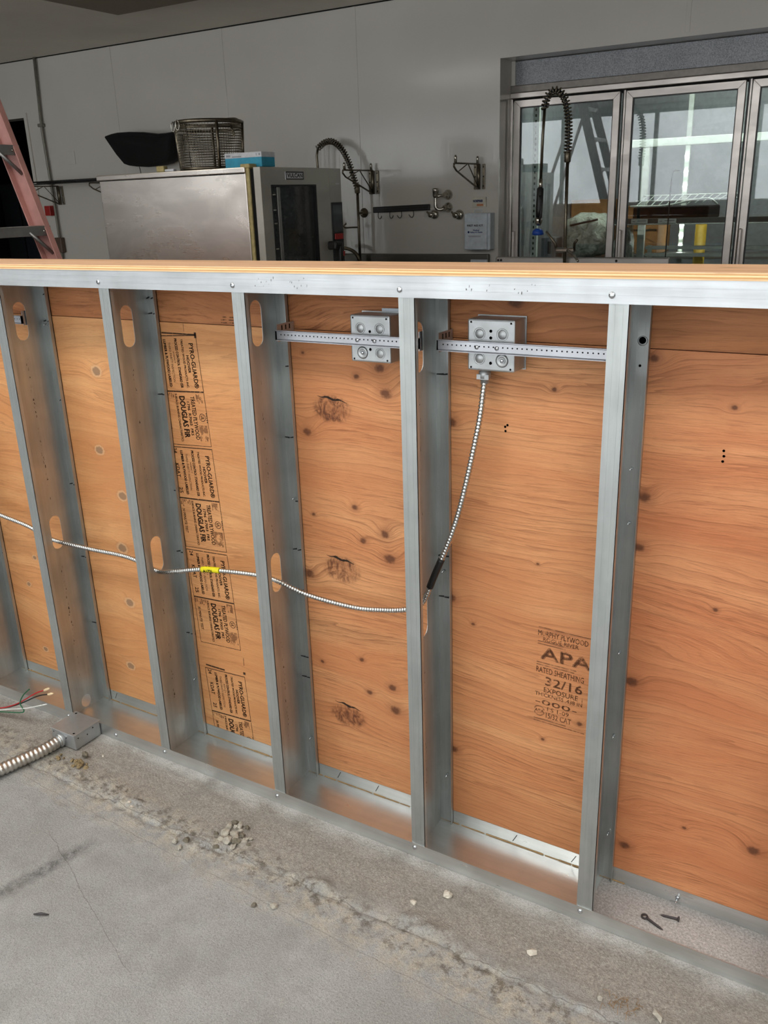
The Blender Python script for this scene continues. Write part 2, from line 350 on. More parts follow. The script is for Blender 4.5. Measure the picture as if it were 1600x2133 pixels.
def m_glass(name, tint=(0.93, 0.96, 0.96, 1), refl=0.12, rough=0.01):
    g = G(name)
    t = g.n('ShaderNodeBsdfTransparent'); t.inputs[0].default_value = tint
    gl = g.n('ShaderNodeBsdfGlossy'); gl.inputs['Roughness'].default_value = rough
    fr = g.n('ShaderNodeFresnel'); fr.inputs[0].default_value = 1.5
    ns = g.noise(g.pos(), 7.0, 3)
    fac = g.m_('ADD', g.m_('MULTIPLY', fr.outputs[0], 1.15), g.m_('MULTIPLY', ns, refl), clamp=True)
    mx = g.n('ShaderNodeMixShader'); g.nt.links.new(fac, mx.inputs[0]); g.nt.links.new(t.outputs[0], mx.inputs[1]); g.nt.links.new(gl.outputs[0], mx.inputs[2])
    g.nt.links.new(mx.outputs[0], g.out.inputs[0])
    return g.m
MAT['coolerglass'] = m_glass('cooler_door_glass', (0.93, 0.95, 0.95, 1), 0.07)
MAT['paneglass'] = m_glass('storefront_glass', (0.97, 0.98, 0.98, 1), 0.02)
def m_film():
    g = G('clear_plastic_film'); n = g.noise(g.pos(), 14.0, 5, 0.7, 1.2)
    g.bump(n, 0.9, 0.02)
    return g.set(g.ramp(n, [(0.35, lin((150, 158, 142))), (0.65, lin((232, 238, 222)))]), 0.25, 0.0)
MAT['film'] = m_film()
def m_emit(name, rgb, strength):
    g = G(name); n = g.noise(g.obj(), 5.0, 2)
    col = g.ramp(n, [(0.2, lin(rgb)), (0.8, lin(tuple(min(255, v+4) for v in rgb)))])
    g.put(g.b.inputs['Emission Color'], col); g.put(g.b.inputs['Emission Strength'], strength)
    return g.set(lin(rgb), 0.4, 0.0)
MAT['tube'] = m_emit('fluorescent_diffuser', (255, 252, 246), 10.0)
MAT['led'] = m_emit('cooler_led', (240, 255, 240), 26.0)
def m_header():
    g = G('spangled_galvanized_header'); p = g.pos()
    v = g.voro(p, 240.0, 'F1', 'Color'); n = g.noise(p, 4.0, 3)
    f = g.m_('ADD', g.m_('MULTIPLY', g.sep(v)[0], 0.5), g.m_('MULTIPLY', n, 0.5))
    return g.set(g.ramp(f, [(0.2, lin((112, 113, 116))), (0.8, lin((160, 161, 164)))]), 0.5, 0.7)
MAT['header'] = m_header()

# ------------------------------------------------------------------ text meshes (built first, while the scene is small)
TEXTS = ['PYRO-GUARD®', 'HOOVER', 'TREATED WOOD PRODUCTS INC.', 'PROCESS CONTROL STANDARD ESR', 'THIRD PARTY INSPECTION', 'LUMBER & PLYWOOD LABELED', '24', 'KDAT', '25',
         'TREATED PLYWOOD', '1796  R7003  FRS', 'DOUGLAS FIR', 'SURFACE BURNING CHARACTERISTICS', '30 MINUTE TEST', 'UL', 'MURPHY PLYWOOD', 'ROGUE RIVER', 'APA',
         'RATED SHEATHING', '32/16', 'EXPOSURE 1', 'THICKNESS .438 IN', '-000-', 'PS 1-09', '15/32 CAT', 'VULCAN', 'FIRST AID KIT', 'Medical', 'Safety & Health', 'NORMAR', 'A172L', 'AGENCY']
TM = {}
def build_texts():
    made = []
    for t in TEXTS:
        c = bpy.data.curves.new('text', 'FONT'); c.body = t; c.resolution_u = 2
        o = bpy.data.objects.new('text', c); COL.objects.link(o); made.append((t, o, c))
    dg = bpy.context.evaluated_depsgraph_get()
    for t, o, c in made:
        me = bpy.data.meshes.new_from_object(o.evaluated_get(dg))
        v = np.array([vv.co[:2] for vv in me.vertices]); f = [tuple(pp.vertices) for pp in me.polygons]
        mn, mx = v.min(0), v.max(0); TM[t] = ((v-mn)/(mx-mn), f)
        bpy.data.meshes.remove(me)
    for t, o, c in made:
        bpy.data.objects.remove(o); bpy.data.curves.remove(c)
build_texts()
def put_text(bm, t, o, U, V, length, height, bold=0.0):
    """text from its lower-left corner o, running along U with its tops toward V"""
    v, f = TM[t]; o, U, V = Vector(o), Vector(U), Vector(V)
    for k in ((0, 0),) if not bold else ((0, 0), (bold, 0), (0, bold)):
        vs = [bm.verts.new(o + U*(a*length+k[0]) + V*(b*height+k[1])) for a, b in v]
        for q in f:
            try: bm.faces.new([vs[i] for i in q])
            except ValueError: pass
def put_quad(bm, o, U, V, u0, v0, u1, v1):
    o, U, V = Vector(o), Vector(U), Vector(V)
    bm.faces.new([bm.verts.new(o+U*a+V*b) for a, b in ((u0, v0), (u1, v0), (u1, v1), (u0, v1))])

# ------------------------------------------------------------------ mesh helpers
def BM(): return bmesh.new()
def add_box(bm, x0, x1, y0, y1, z0, z1, M=None):
    c = [Vector((x, y, z)) for x in (x0, x1) for y in (y0, y1) for z in (z0, z1)]
    if M is not None: c = [M @ v for v in c]
    v = [bm.verts.new(p) for p in c]
    for f in ((0, 1, 3, 2), (4, 6, 7, 5), (0, 4, 5, 1), (2, 3, 7, 6), (0, 2, 6, 4), (1, 5, 7, 3)):
        bm.faces.new([v[i] for i in f])
    return v
def add_rbox(bm, x0, x1, y0, y1, z0, z1, r=0.004, M=None, seg=2):
    b2 = bmesh.new(); add_box(b2, x0, x1, y0, y1, z0, z1)
    bmesh.ops.bevel(b2, geom=list(b2.edges), offset=r, segments=seg, profile=0.5, affect='EDGES')
    merge(bm, b2, M)
def merge(bm, b2, M=None):
    vm = {v: bm.verts.new(M @ v.co if M is not None else v.co) for v in b2.verts}
    for f in b2.faces:
        try:
            nf = bm.faces.new([vm[v] for v in f.verts]); nf.smooth = f.smooth
        except ValueError: pass
    b2.free()
def frames(pts):
    pts = [Vector(p) for p in pts]; T = []
    for i in range(len(pts)):
        a = pts[max(0, i-1)]; b = pts[min(len(pts)-1, i+1)]; T.append((b-a).normalized())
    ref = Vector((0, 0, 1)) if abs(T[0].z) < 0.9 else Vector((0, 1, 0))
    n = (ref - T[0]*ref.dot(T[0])).normalized(); out = []
    for i, t in enumerate(T):
        n = (n - t*n.dot(t))
        n = n.normalized() if n.length > 1e-8 else t.orthogonal().normalized()
        out.append((pts[i], n, t.cross(n)))
    return out
def add_tube(bm, pts, r, seg=8, cap=True, smooth=True, M=None):
    fr = frames(pts); R = r if hasattr(r, '__len__') else [r]*len(fr); rings = []
    for (p, n, b), rr in zip(fr, R):
        ring = []
        for k in range(seg):
            a = 2*PI*k/seg; q = p + (n*math.cos(a)+b*math.sin(a))*rr
            ring.append(bm.verts.new(M @ q if M is not None else q))
        rings.append(ring)
    for a, b in zip(rings, rings[1:]):
        for k in range(seg):
            f = bm.faces.new((a[k], a[(k+1) % seg], b[(k+1) % seg], b[k])); f.smooth = smooth
    if cap:
        bm.faces.new(list(reversed(rings[0]))); bm.faces.new(rings[-1])
def add_lathe(bm, prof, o=(0, 0, 0), axis=(0, 0, 1), seg=16, smooth=True):
    """prof: (radius, height) pairs along axis from o"""
    o = Vector(o); ax = Vector(axis).normalized(); n = ax.orthogonal().normalized(); b = ax.cross(n); rings = []
    for r, h in prof:
        if r < 1e-6: rings.append([bm.verts.new(o+ax*h)])
        else: rings.append([bm.verts.new(o+ax*h+(n*math.cos(2*PI*k/seg)+b*math.sin(2*PI*k/seg))*r) for k in range(seg)])
    for a, c in zip(rings, rings[1:]):
        for k in range(seg):
            k2 = (k+1) % seg
            vs = [a[k], a[k2], c[k2], c[k]] if len(a) > 1 and len(c) > 1 else ([a[0], c[k2], c[k]] if len(a) == 1 else [a[k], a[k2], c[0]])
            if len(a) == 1 and len(c) == 1: continue
            f = bm.faces.new(vs); f.smooth = smooth
    for rg, rev in ((rings[0], True), (rings[-1], False)):
        if len(rg) > 1: bm.faces.new(list(reversed(rg)) if rev else rg)
def spline(pts, step):
    """Catmull-Rom through pts resampled at an even step"""
    P = [Vector(p) for p in pts]; P = [P[0]*2-P[1]] + P + [P[-1]*2-P[-2]]; dense = []
    for i in range(1, len(P)-2):
        a, b, c, d = P[i-1:i+3]
        for k in range(24):
            t = k/24
            dense.append(0.5*((2*b)+(c-a)*t+(2*a-5*b+4*c-d)*t*t+(3*b-a-3*c+d)*t*t*t))
    dense.append(P[-2]); out = [dense[0]]; acc = 0.0
    for a, b in zip(dense, dense[1:]):
        L = (b-a).length
        while acc + L >= step:
            t = (step-acc)/L; a = a.lerp(b, t); out.append(a.copy()); L = (b-a).length; acc = 0.0
        acc += L
    return out
def add_ribbed(bm, pts, r, pitch, depth, seg=10):
    """armoured flexible conduit: a row of rounded ribs along the path"""
    q = spline(pts, pitch/4); R = [r - depth*(0.0, 0.25, 1.0, 0.25)[i % 4] for i in range(len(q))]
    add_tube(bm, q, R, seg)
def add_helix(bm, pts, R, pitch, r, seg=5, per=10):
    q = spline(pts, pitch/per); fr = frames(q); hp = []
    for i, (p, n, b) in enumerate(fr):
        a = 2*PI*i/per; hp.append(p + (n*math.cos(a)+b*math.sin(a))*R)
    add_tube(bm, hp, r, seg)
def bezel(bm, outer, inner, d0, d1, to3):
    """flat frame between two 4-corner loops, extruded from depth d0 to d1"""
    A = [bm.verts.new(to3(a, b, d0)) for a, b in outer]; B = [bm.verts.new(to3(a, b, d0)) for a, b in inner]
    C = [bm.verts.new(to3(a, b, d1)) for a, b in outer]; D = [bm.verts.new(to3(a, b, d1)) for a, b in inner]
    n = len(outer)
    for k in range(n):
        j = (k+1) % n
        bm.faces.new((A[k], A[j], B[j], B[k])); bm.faces.new((C[j], C[k], D[k], D[j]))
        bm.faces.new((A[j], A[k], C[k], C[j])); bm.faces.new((B[k], B[j], D[j], D[k]))
def rect(a0, b0, a1, b1): return [(a0, b0), (a1, b0), (a1, b1), (a0, b1)]

def obj(name, bm, mat, parent=None, origin=None, smooth=None, kind=None):
    """links a bmesh given in world coordinates as ONE mesh object; children keep world coordinates too"""
    bmesh.ops.recalc_face_normals(bm, faces=bm.faces)
    if smooth is not None:
        for f in bm.faces: f.smooth = smooth
    me = bpy.data.meshes.new(name)
    base = Vector(parent.matrix_world.translation) if parent is not None else Vector((0, 0, 0))
    if origin is None:
        if bm.verts:
            lo = [min(v.co[i] for v in bm.verts) for i in range(3)]; hi = [max(v.co[i] for v in bm.verts) for i in range(3)]
            origin = Vector(((lo[0]+hi[0])/2, (lo[1]+hi[1])/2, lo[2]))
        else: origin = Vector((0, 0, 0))
    origin = Vector(origin)
    bmesh.ops.translate(bm, verts=bm.verts, vec=-origin)
    bm.to_mesh(me); bm.free()
    me.materials.append(MAT[mat] if isinstance(mat, str) else mat)
    o = bpy.data.objects.new(name, me); COL.objects.link(o)
    if parent is not None: o.parent = parent
    o.location = origin - base
    o.matrix_world = Matrix.Translation(origin)
    if kind: o['kind'] = kind
    return o
def tag(o, label, cat, group=None):
    o['label'] = label; o['category'] = cat
    if group: o['group'] = group
    return o
def thing(name, loc, label, cat, group=None):
    o = bpy.data.objects.new(name, None); COL.objects.link(o); o.location = loc
    o.empty_display_size = 0.05; o.matrix_world = Matrix.Translation(Vector(loc))
    return tag(o, label, cat, group)
def struct(name, bm, mat, parent=None, label=None):
    o = obj(name, bm, mat, parent)
    if parent is None: o['kind'] = 'structure'
    if label: o['label'] = label
    return o

# ------------------------------------------------------------------ room shell
X0, X1, Y0, Y1, CZ = -9.0, 5.5, -4.6, 4.5, 2.78
def vnoise(x, y, seed):
    def hsh(i, j): 
        n = np.sin(i*127.1+j*311.7+seed*74.7)*43758.5453
        return n-np.floor(n)
    i, j = np.floor(x), np.floor(y); fx, fy = x-i, y-j; fx = fx*fx*(3-2*fx); fy = fy*fy*(3-2*fy)
    return (hsh(i, j)*(1-fx)+hsh(i+1, j)*fx)*(1-fy)+(hsh(i, j+1)*(1-fx)+hsh(i+1, j+1)*fx)*fy
def fbm(x, y, f, o, seed):
    s = 0; a = 0.5
    for k in range(o): s = s+a*vnoise(x*f, y*f, seed+k*3); a *= 0.5; f *= 2.1
    return s
def build_floor():
    xa, xb, ya, yb = -1.4, 2.4, -1.1, -0.004
    nx, ny = 560, 190
    xs = np.linspace(xa, xb, nx); ys = np.linspace(ya, yb, ny); XX, YY = np.meshgrid(xs, ys)
    w = (fbm(XX, YY, 9.0, 4, 1.0)-0.47)*0.09
    d = YY+w
    Z = (fbm(XX, YY, 5.0, 4, 5.0)-0.47)*0.003
    rough = fbm(XX, YY, 45.0, 4, 9.0)-0.47
    apron = np.clip((d+0.20)/0.05, 0, 1)
    Z += apron*rough*0.006
    ridge = np.exp(-((d+0.185)/0.022)**2)*np.clip(fbm(XX, YY, 12.0, 3, 14.0)*2.4-0.6, 0, 1)
    Z += ridge*(0.008+rough*0.04)
    joint = np.exp(-((YY+0.21+w*0.4)/0.004)**2)
    Z -= joint*0.004
    Z += np.exp(-((d+0.27)/0.03)**2)*rough*0.008
    fade = np.clip((yb-YY)/0.02, 0, 1)*np.clip((YY-ya)/0.05, 0, 1)*np.clip((XX-xa)/0.05, 0, 1)*np.clip((xb-XX)/0.05, 0, 1)
    Z = (Z-0.003)*fade
    verts = np.stack([XX, YY, Z], -1).reshape(-1, 3)
    idx = np.arange(nx*ny).reshape(ny, nx)
    q = np.stack([idx[:-1, :-1], idx[:-1, 1:], idx[1:, 1:], idx[1:, :-1]], -1).reshape(-1, 4)
    vs = verts.tolist(); fs = q.tolist(); b = len(vs)
    for (x0, x1, y0, y1) in ((X0, xa, Y0, 7.4), (xb, X1, Y0, 7.4), (xa, xb, Y0, ya), (xa, xb, yb, 7.4)):
        vs += [(x0, y0, 0), (x1, y0, 0), (x1, y1, 0), (x0, y1, 0)]; fs.append([b, b+1, b+2, b+3]); b += 4
    me = bpy.data.meshes.new('floor'); me.from_pydata(vs, [], fs); me.update()
    sm = np.zeros(len(fs), bool); sm[:len(q)] = True; me.polygons.foreach_set('use_smooth', sm)
    me.materials.append(MAT['concrete'])
    o = bpy.data.objects.new('floor', me); COL.objects.link(o); o['kind'] = 'structure'; o['label'] = 'worn grey concrete floor with a rough tan strip and cracks beside the track'
    return o
build_floor()

bm = BM(); add_box(bm, X0, X1, Y0, Y1, CZ, CZ+0.1); struct('ceiling', bm, 'ceiling', label='dull grey ceiling')
bm = BM(); add_box(bm, -3.472, 0.9, 1.1, 3.56, CZ-0.028, CZ-0.001); o = struct('ceiling_board', bm, 'ceilpanel', label='darker brown board fixed under the grey ceiling at the top left')

# back wall: doorway at the far left, cooler recess at the right
DX0, DX1, DZ = -7.1, -5.80, 2.30
RX0, RX1, RZ0, RZ1 = -0.983, 2.30, 0.12, 2.355
bm = BM()
add_box(bm, X0, DX0, Y1, Y1+0.14, 0, CZ); add_box(bm, DX0, DX1, Y1, Y1+0.14, DZ, CZ); add_box(bm, DX1, RX0, Y1, Y1+0.2, 0, CZ)
add_box(bm, RX0, RX1, Y1, Y1+0.2, RZ1, CZ); add_box(bm, RX0, RX1, Y1, Y1+0.2, 0, RZ0); add_box(bm, RX1, X1, Y1, Y1+0.2, 0, CZ)
wall_back = struct('wall_back', bm, 'frp', label='grey glossy panelled back wall')
for xs_ in (-4.59, -3.35, -2.11):
    bm = BM(); add_rbox(bm, xs_-0.014, xs_+0.014, Y1-0.0035, Y1, 0, CZ, 0.0015); obj('panel_seam', bm, 'frp', wall_back)
for xs_ in (0.23,):
    bm = BM(); add_rbox(bm, xs_-0.014, xs_+0.014, Y1-0.0035, Y1, RZ1, CZ, 0.0015); obj('panel_seam', bm, 'frp', wall_back)
bm = BM(); add_box(bm, X0, RX0-0.02, Y1-0.006, Y1, CZ-0.008, CZ); obj('ceiling_bead', bm, 'hole', wall_back)
bm = BM(); add_box(bm, X0-0.1, X0, Y0, Y1, 0, CZ); struct('wall_left', bm, 'roomwall')
bm = BM(); add_box(bm, X1, X1+0.1, Y0, Y1, 0, CZ); struct('wall_right', bm, 'roomwall')
# storefront wall behind the camera
WX0, WX1, WZ0, WZ1 = -8.7, 5.4, 0.25, 2.70
bm = BM()
add_box(bm, X0, WX0, Y0-0.12, Y0, 0, CZ); add_box(bm, WX1, X1, Y0-0.12, Y0, 0, CZ); add_box(bm, WX0, WX1, Y0-0.12, Y0, 0, WZ0); add_box(bm, WX0, WX1, Y0-0.12, Y0, WZ1, CZ)
struct('wall_front', bm, 'roomwall')
n = 9; ww = (WX1-WX0)/n
for i in range(n):
    a, b = WX0+i*ww+0.001, WX0+(i+1)*ww-0.001
    bm = BM(); bezel(bm, rect(a, WZ0, b, WZ1), rect(a+0.03, WZ0+0.05, b-0.03, WZ1-0.05), Y0-0.06, Y0-0.005, lambda p, q, d: Vector((p, d, q)))
    w = struct('window_%d' % (i+1), bm, 'alulframe')
    bm = BM(); add_box(bm, a+0.03, b-0.03, Y0-0.035, Y0-0.029, WZ0+0.05, WZ1-0.05); obj('pane', bm, 'paneglass', w)
# dark passage beyond the doorway
bm = BM()
add_box(bm, X0, -5.2, 7.3, 7.4, 0, CZ); add_box(bm, X0-0.1, X0, Y1, 7.4, 0, CZ); add_box(bm, -5.3, -5.2, Y1+0.2, 7.3, 0, CZ); add_box(bm, X0, -5.2, Y1+0.14, 7.4, CZ, CZ+0.1)
struct('wall_passage', bm, 'darkwall', label='dark passage seen through the doorway at the far left')
bm = BM(); bezel(bm, [(DX0-0.04, 0.0), (DX1+0.04, 0.0), (DX1+0.04, DZ+0.04), (DX0-0.04, DZ+0.04)], [(DX0, 0.0), (DX1, 0.0), (DX1, DZ), (DX0, DZ)], Y1-0.012, Y1-0.001, lambda p, q, d: Vector((p, d, q)))
struct('trim_1', bm, 'frp')
bm = BM(); add_rbox(bm, -8.35, -7.68, 6.0, 6.6, 0.0, 1.80, 0.01)
c = tag(obj('storage_cabinet', bm, 'greypanel'), 'tall grey-blue cabinet standing in the dark passage', 'cabinet')
bm = BM(); add_box(bm, -8.02, -8.01, 5.994, 6.002, 0.05, 1.76); obj('door_gap', bm, 'hole', c)

# ------------------------------------------------------------------ half-wall framing
H, DEP, FW = 1.3433, 0.150, 0.0349
HT, HB = 0.0403, 0.0386
WXA, WXB = -4.70, 2.45
SX = [('z', -0.8080), ('a', -0.4031), ('b', 0.0), ('c', 0.4051), ('d', 0.8142), ('e', 1.2192), ('f', 1.6256), ('y', -1.2144), ('y', -1.6208), ('y', -2.0272), ('y', -2.4336), ('y', -2.84), ('y', -3.2464), ('y', -3.6528), ('y', -4.0592), ('y', -4.4656)]
def stadium(cy, cz, w, h, n=7):
    r = w/2; p = []
    for k in range(n+1): a = PI*k/n; p.append((cy+r*math.cos(a), cz+h/2-r+r*math.sin(a)))
    for k in range(n+1): a = PI+PI*k/n; p.append((cy+r*math.cos(a), cz-h/2+r+r*math.sin(a)))
    return p
def stud_mesh(X, kz):
    bm = BM(); t = 0.0012; y0, y1 = 0.0004, 0.1484; z0, z1 = 0.002, H-0.0015
    # web with punched slots
    b2 = BM(); edges = []
    def loop(pts):
        vs = [b2.verts.new((X, a, b)) for a, b in pts]
        for i in range(len(vs)): edges.append(b2.edges.new((vs[i], vs[(i+1) % len(vs)])))
    loop([(y0, z0), (y1, z0), (y1, z1), (y0, z1)])
    if abs(X+0.4031) < 1e-6: loop(stadium(0.080, 0.0265, 0.036, 0.0415))
    for c in kz:
        if c-0.05 < z0+0.003:
            continue
        loop(stadium(0.0745, c, 0.0385, 0.102))
    bmesh.ops.triangle_fill(b2, use_beauty=True, use_dissolve=False, edges=edges)
    fs = list(b2.faces)
    r = bmesh.ops.extrude_face_region(b2, geom=fs)
    for v in [g for g in r['geom'] if isinstance(g, bmesh.types.BMVert)]: v.co.x += t
    merge(bm, b2)
    # flanges with a rolled groove, and return lips
    for ya, yb, s in ((y0, y0+t, 1), (y1-t, y1, -1)):
        add_box(bm, X+t, X+FW, ya, yb, z0, z1)
        yo = ya if s > 0 else yb
        add_box(bm, X+FW-t, X+FW, yo, yo+s*0.011, z0, z1)
    for yy in (y0, y1):
        s = -1 if yy == y0 else 1
        for gx in (0.010, 0.0235):
            if yy == y0: add_box(bm, X+gx, X+gx+0.0012, yy-0.0003, yy+0.0002, z0+HB, z1-HT)
            else: add_box(bm, X+gx, X+gx+0.0012, yy-t-0.0004, yy-t+0.0001, z0, z1)
    return bm
STUD_LABEL = {
 'y': 'galvanized steel stud of the half wall out past the left edge of the view',
 'z': 'galvanized steel stud at the far left edge, only its lower back flange showing',
 'a': 'galvanized steel stud rising behind the grey junction box on the floor',
 'b': 'galvanized steel stud just left of the black-stamped plywood',
 'c': 'galvanized steel stud between the stamped plywood and the burl-knotted plywood',
 'd': 'galvanized steel stud standing between the two square electrical boxes',
 'e': 'galvanized steel stud furthest right, where the bare concrete begins inside the track',
 'f': 'galvanized steel stud out past the right edge of the view'}
KO = {'z': (1.20, .594), 'y': (1.2, .594), 'a': (1.2005, 0.594), 'b': (1.2043, 0.600), 'c': (1.228, 0.626), 'd': (1.197, 0.601), 'e': (1.20, 0.30), 'f': (1.2, .6)}
TICKS = {  # black marker ticks on the rear flange: height, length
 'a': (1.262, 1.19, 0.97, 0.72, 0.49, 0.27), 'b': (1.315, 1.262, 1.225, 1.02, 0.76, 0.58, 0.33), 'c': (1.325, 1.12, 0.95, 0.79, 0.66, 0.55, 0.36, 0.30),
 'd': (1.322, 1.13, 0.72, 0.62), 'e': (), 'z': (0.43,), 'f': (), 'y': ()}
TIPS = {'a': (1.185,), 'b': (0.19,), 'c': (0.80, 0.12), 'd': (0.688, 0.145), 'e': (0.98, 0.87, 0.585, 0.385, 0.13), 'z': (), 'f': (), 'y': ()}
studs = {}
for key, X in SX:
    o = obj('metal_stud', stud_mesh(X, KO[key]), 'stud', origin=(X, 0, 0))
    tag(o, STUD_LABEL[key], 'stud', 'steel studs of the half wall'); studs[key] = o
    if TICKS[key]:
        bm = BM()
        for z in TICKS[key]:
            for side in (0, 1):
                xa = X+0.001+side*0.016+random.uniform(-.002, .002); L = random.uniform(.012, .018); sl = random.uniform(-0.001, 0.005)
                if side == 0 and random.random() < 0.25: continue
                y = 0.1484-0.0012-0.0008
                vs = [bm.verts.new((xa, y, z)), bm.verts.new((xa+L, y, z+sl)), bm.verts.new((xa+L, y, z+sl+0.0042)), bm.verts.new((xa, y, z+0.0026))]
                bm.faces.new(vs)
        obj('marker_ticks', bm, 'blackmark', o, kind='stuff')
    # line of illegible factory print down the web
    if key not in ('e', 'f', 'y', 'z'):
        bm = BM()
        z = 1.10
        while z > 0.12:
            if random.random() < 0.55 and abs(z-0.6) > 0.09:
                yy = 0.072+random.uniform(-.003, .003); l = random.uniform(.004, .010); w = random.uniform(.0006, .0014); x = X+0.0012+0.0004
                bm.faces.new([bm.verts.new((x, yy, z)), bm.verts.new((x, yy+w, z)), bm.verts.new((x, yy+w+random.uniform(-.003, .003), z-l)), bm.verts.new((x, yy-random.uniform(-.002, .002), z-l))])
            z -= 0.012
        obj('factory_print', bm, 'studink', o, kind='stuff')
    for z in TIPS[key]:
        bm = BM(); p0 = (X+0.020+random.uniform(-.004, .004), 0.1465, z)
        add_lathe(bm, [(0.0026, 0), (0.0022, 0.008), (0.0, 0.017)], p0, (random.uniform(-.1, .1), -1, random.uniform(-.15, .15)), 7)
        obj('screw_tip', bm, 'screw', o)
# burst hole in the rear flange of the last stud
bm = BM(); add_lathe(bm, [(0.0, 0.0), (0.0085, 0.0), (0.0092, 0.0007), (0.0080, 0.0012), (0.006, 0.0012)], (1.2192+0.021, 0.1470, 1.2215), (0, -1, 0), 12); obj('torn_hole_rim', bm, 'boxsteel', studs['e'])
bm = BM(); add_lathe(bm, [(0.0, 0.0), (0.0066, 0.0)], (1.2192+0.021, 0.1456, 1.2225), (0, -1, 0), 12); obj('torn_hole', bm, 'hole', studs['e'])
bm = BM(); add_lathe(bm, [(0.0, 0.0), (0.0026, 0.0)], (1.2192+0.019, 0.1466, 1.176), (0, -1, 0), 8); obj('drilled_hole', bm, 'hole', studs['e'])

# tracks
def track(z_in, z_lip, z_web0, z_web1, web_to, name, mat, label):
    bm = BM(); t = 0.0014
    add_box(bm, WXA, WXB, -0.0014, 0.0, min(z_in, z_lip), max(z_in, z_lip))
    add_box(bm, WXA, WXB, 0.1487, 0.1501, min(z_in, z_lip), max(z_in, z_lip))
    add_box(bm, WXA, web_to, 0.0, 0.1487, z_web0, z_web1)
    return bm
bm = BM(); add_box(bm, WXA, WXB, -0.0014, 0.0, H-HT, H); add_box(bm, WXA, WXB, 0.1488, 0.1502, H-HT, H); add_box(bm, WXA, WXB, 0.0, 0.1488, H-0.0014, H)
for zz in (H-0.0125, H-0.026): add_box(bm, WXA, WXB, -0.0020, -0.0013, zz, zz+0.0011)
top_track = tag(obj('top_track', bm, 'track', origin=(0, 0, H-HT)), 'long bright galvanized top track capping all the studs, under the plywood ledge', 'track')
XW = 1.2192+0.012
bm = BM(); add_box(bm, WXA, WXB, -0.0014, 0.0, 0.0005, HB); add_box(bm, WXA, WXB, 0.1488, 0.1502, 0.0005, HB); add_box(bm, WXA, XW, 0.0, 0.1488, 0.0006, 0.0019)
bottom_track = tag(obj('bottom_track', bm, 'track_low', origin=(0, 0, 0)), 'long galvanized bottom track running along the concrete floor under the studs', 'track')
bm = BM(); add_lathe(bm, [(0.0062, 0.0), (0.0061, 0.0012), (0.005, 0.0026), (0.0026, 0.0034), (0.0, 0.0036)], (0, 0, 0), (0, -1, 0), 14)
screw_me = None
def screw(parent, x, z, y=-0.0014):
    global screw_me
    if screw_me is None:
        b = BM(); add_lathe(b, [(0.0058, 0.0), (0.0057, 0.0010), (0.0047, 0.0023), (0.0024, 0.0030), (0.0, 0.0031)], (0, 0, 0), (0, -1, 0), 14)
        add_box(b, -0.0024, 0.0024, -0.0033, -0.0029, -0.0004, 0.0004)
        screw_me = bpy.data.meshes.new('screw_head'); bmesh.ops.recalc_face_normals(b, faces=b.faces); b.to_mesh(screw_me); b.free(); screw_me.materials.append(MAT['screw'])
    o = bpy.data.objects.new('screw_head', screw_me); COL.objects.link(o); o.parent = parent
    o.location = Vector((x, y, z)) - parent.matrix_world.translation
    return o
for key, X in SX:
    screw(top_track, X+0.004+random.uniform(0, .004), H-0.026); 
for X, z in ((-0.39, .020), (-0.185, .017), (0.012, .024), (0.412, .022), (0.822, .026), (1.228, .026), (1.63, .024)): screw(bottom_track, X, z)
# saw dust / glue line on the inner back edge of the floor track, scribbled marker on lips
bm = BM()
x = -0.9
while x < 1.25:
    l = random.uniform(.02, .07); add_rbox(bm, x, x+l, 0.1470, 0.1488, 0.0019, 0.0019+random.uniform(.0012, .0028), 0.0004, None, 1); x += l+random.uniform(0, .006)
obj('sawdust_line', bm, plain('wood_sawdust', (198, 160, 110), 0.9), bottom_track, kind='stuff')
bm = BM()
for X, y, z in ((0.5, 0.1486, .012), (0.745, 0.1486, .010), (1.008, 0.1486, .010), (1.155, 0.1486, .010), (-0.35, .1486, .012), (-.55, .1486, .012), (0.62, .1486, .012)):
    bm.faces.new([bm.verts.new((X+a*0.010, y-0.0003, z+b)) for a, b in ((0, 0), (0.2, 0), (1.3, 0.022), (1.1, 0.022))])
obj('marker_ticks', bm, 'blackmark', bottom_track, kind='stuff')
bm = BM()
for X0_, n_ in ((0.47, 9), (0.56, 8), (0.955, 3), (0.995, 2), (1.05, 7)):
    for k in range(n_):
        x = X0_+k*0.006+random.uniform(0, .003); z = H-random.uniform(.010, .030); l = random.uniform(.002, .005)
        bm.faces.new([bm.verts.new((x+a, -0.0022, z+b)) for a, b in ((0, 0), (random.uniform(.0006, .002), 0), (random.uniform(.0008, .0026), l), (0.0004, l))])
obj('marker_scribble', bm, 'studink', top_track, kind='stuff')

# plywood sheathing
PY0, PY1 = 0.1506, 0.1625
ZJ = 1.2080
sheets = {}
for k, (a, b, mat, lab) in {
  'a': (WXA, -0.376, 'ply_a', 'orange plywood sheet at the far left, behind the first visible stud bay'),
  'b': (-0.3735, 0.4215, 'ply_b', 'orange plywood sheet printed with a column of black stamps'),
  'c': (0.4235, 1.2375, 'ply_c', 'orange plywood sheet with three dark burls repeating down its left half'),
  'd': (1.2400, WXB, 'ply_d', 'reddish plywood sheet at the right edge, right of the last stud')}.items():
    bm = BM(); add_box(bm, a, b, PY0, PY1, 0.003, ZJ-0.0012)
    sheets[k] = tag(obj('plywood_sheet', bm, mat), lab, 'plywood', 'plywood sheathing')
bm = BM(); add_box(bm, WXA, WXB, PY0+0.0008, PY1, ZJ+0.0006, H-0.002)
strip = tag(obj('plywood_strip', bm, 'ply_top'), 'long shaded plywood strip just under the top track, above the four sheets', 'plywood')
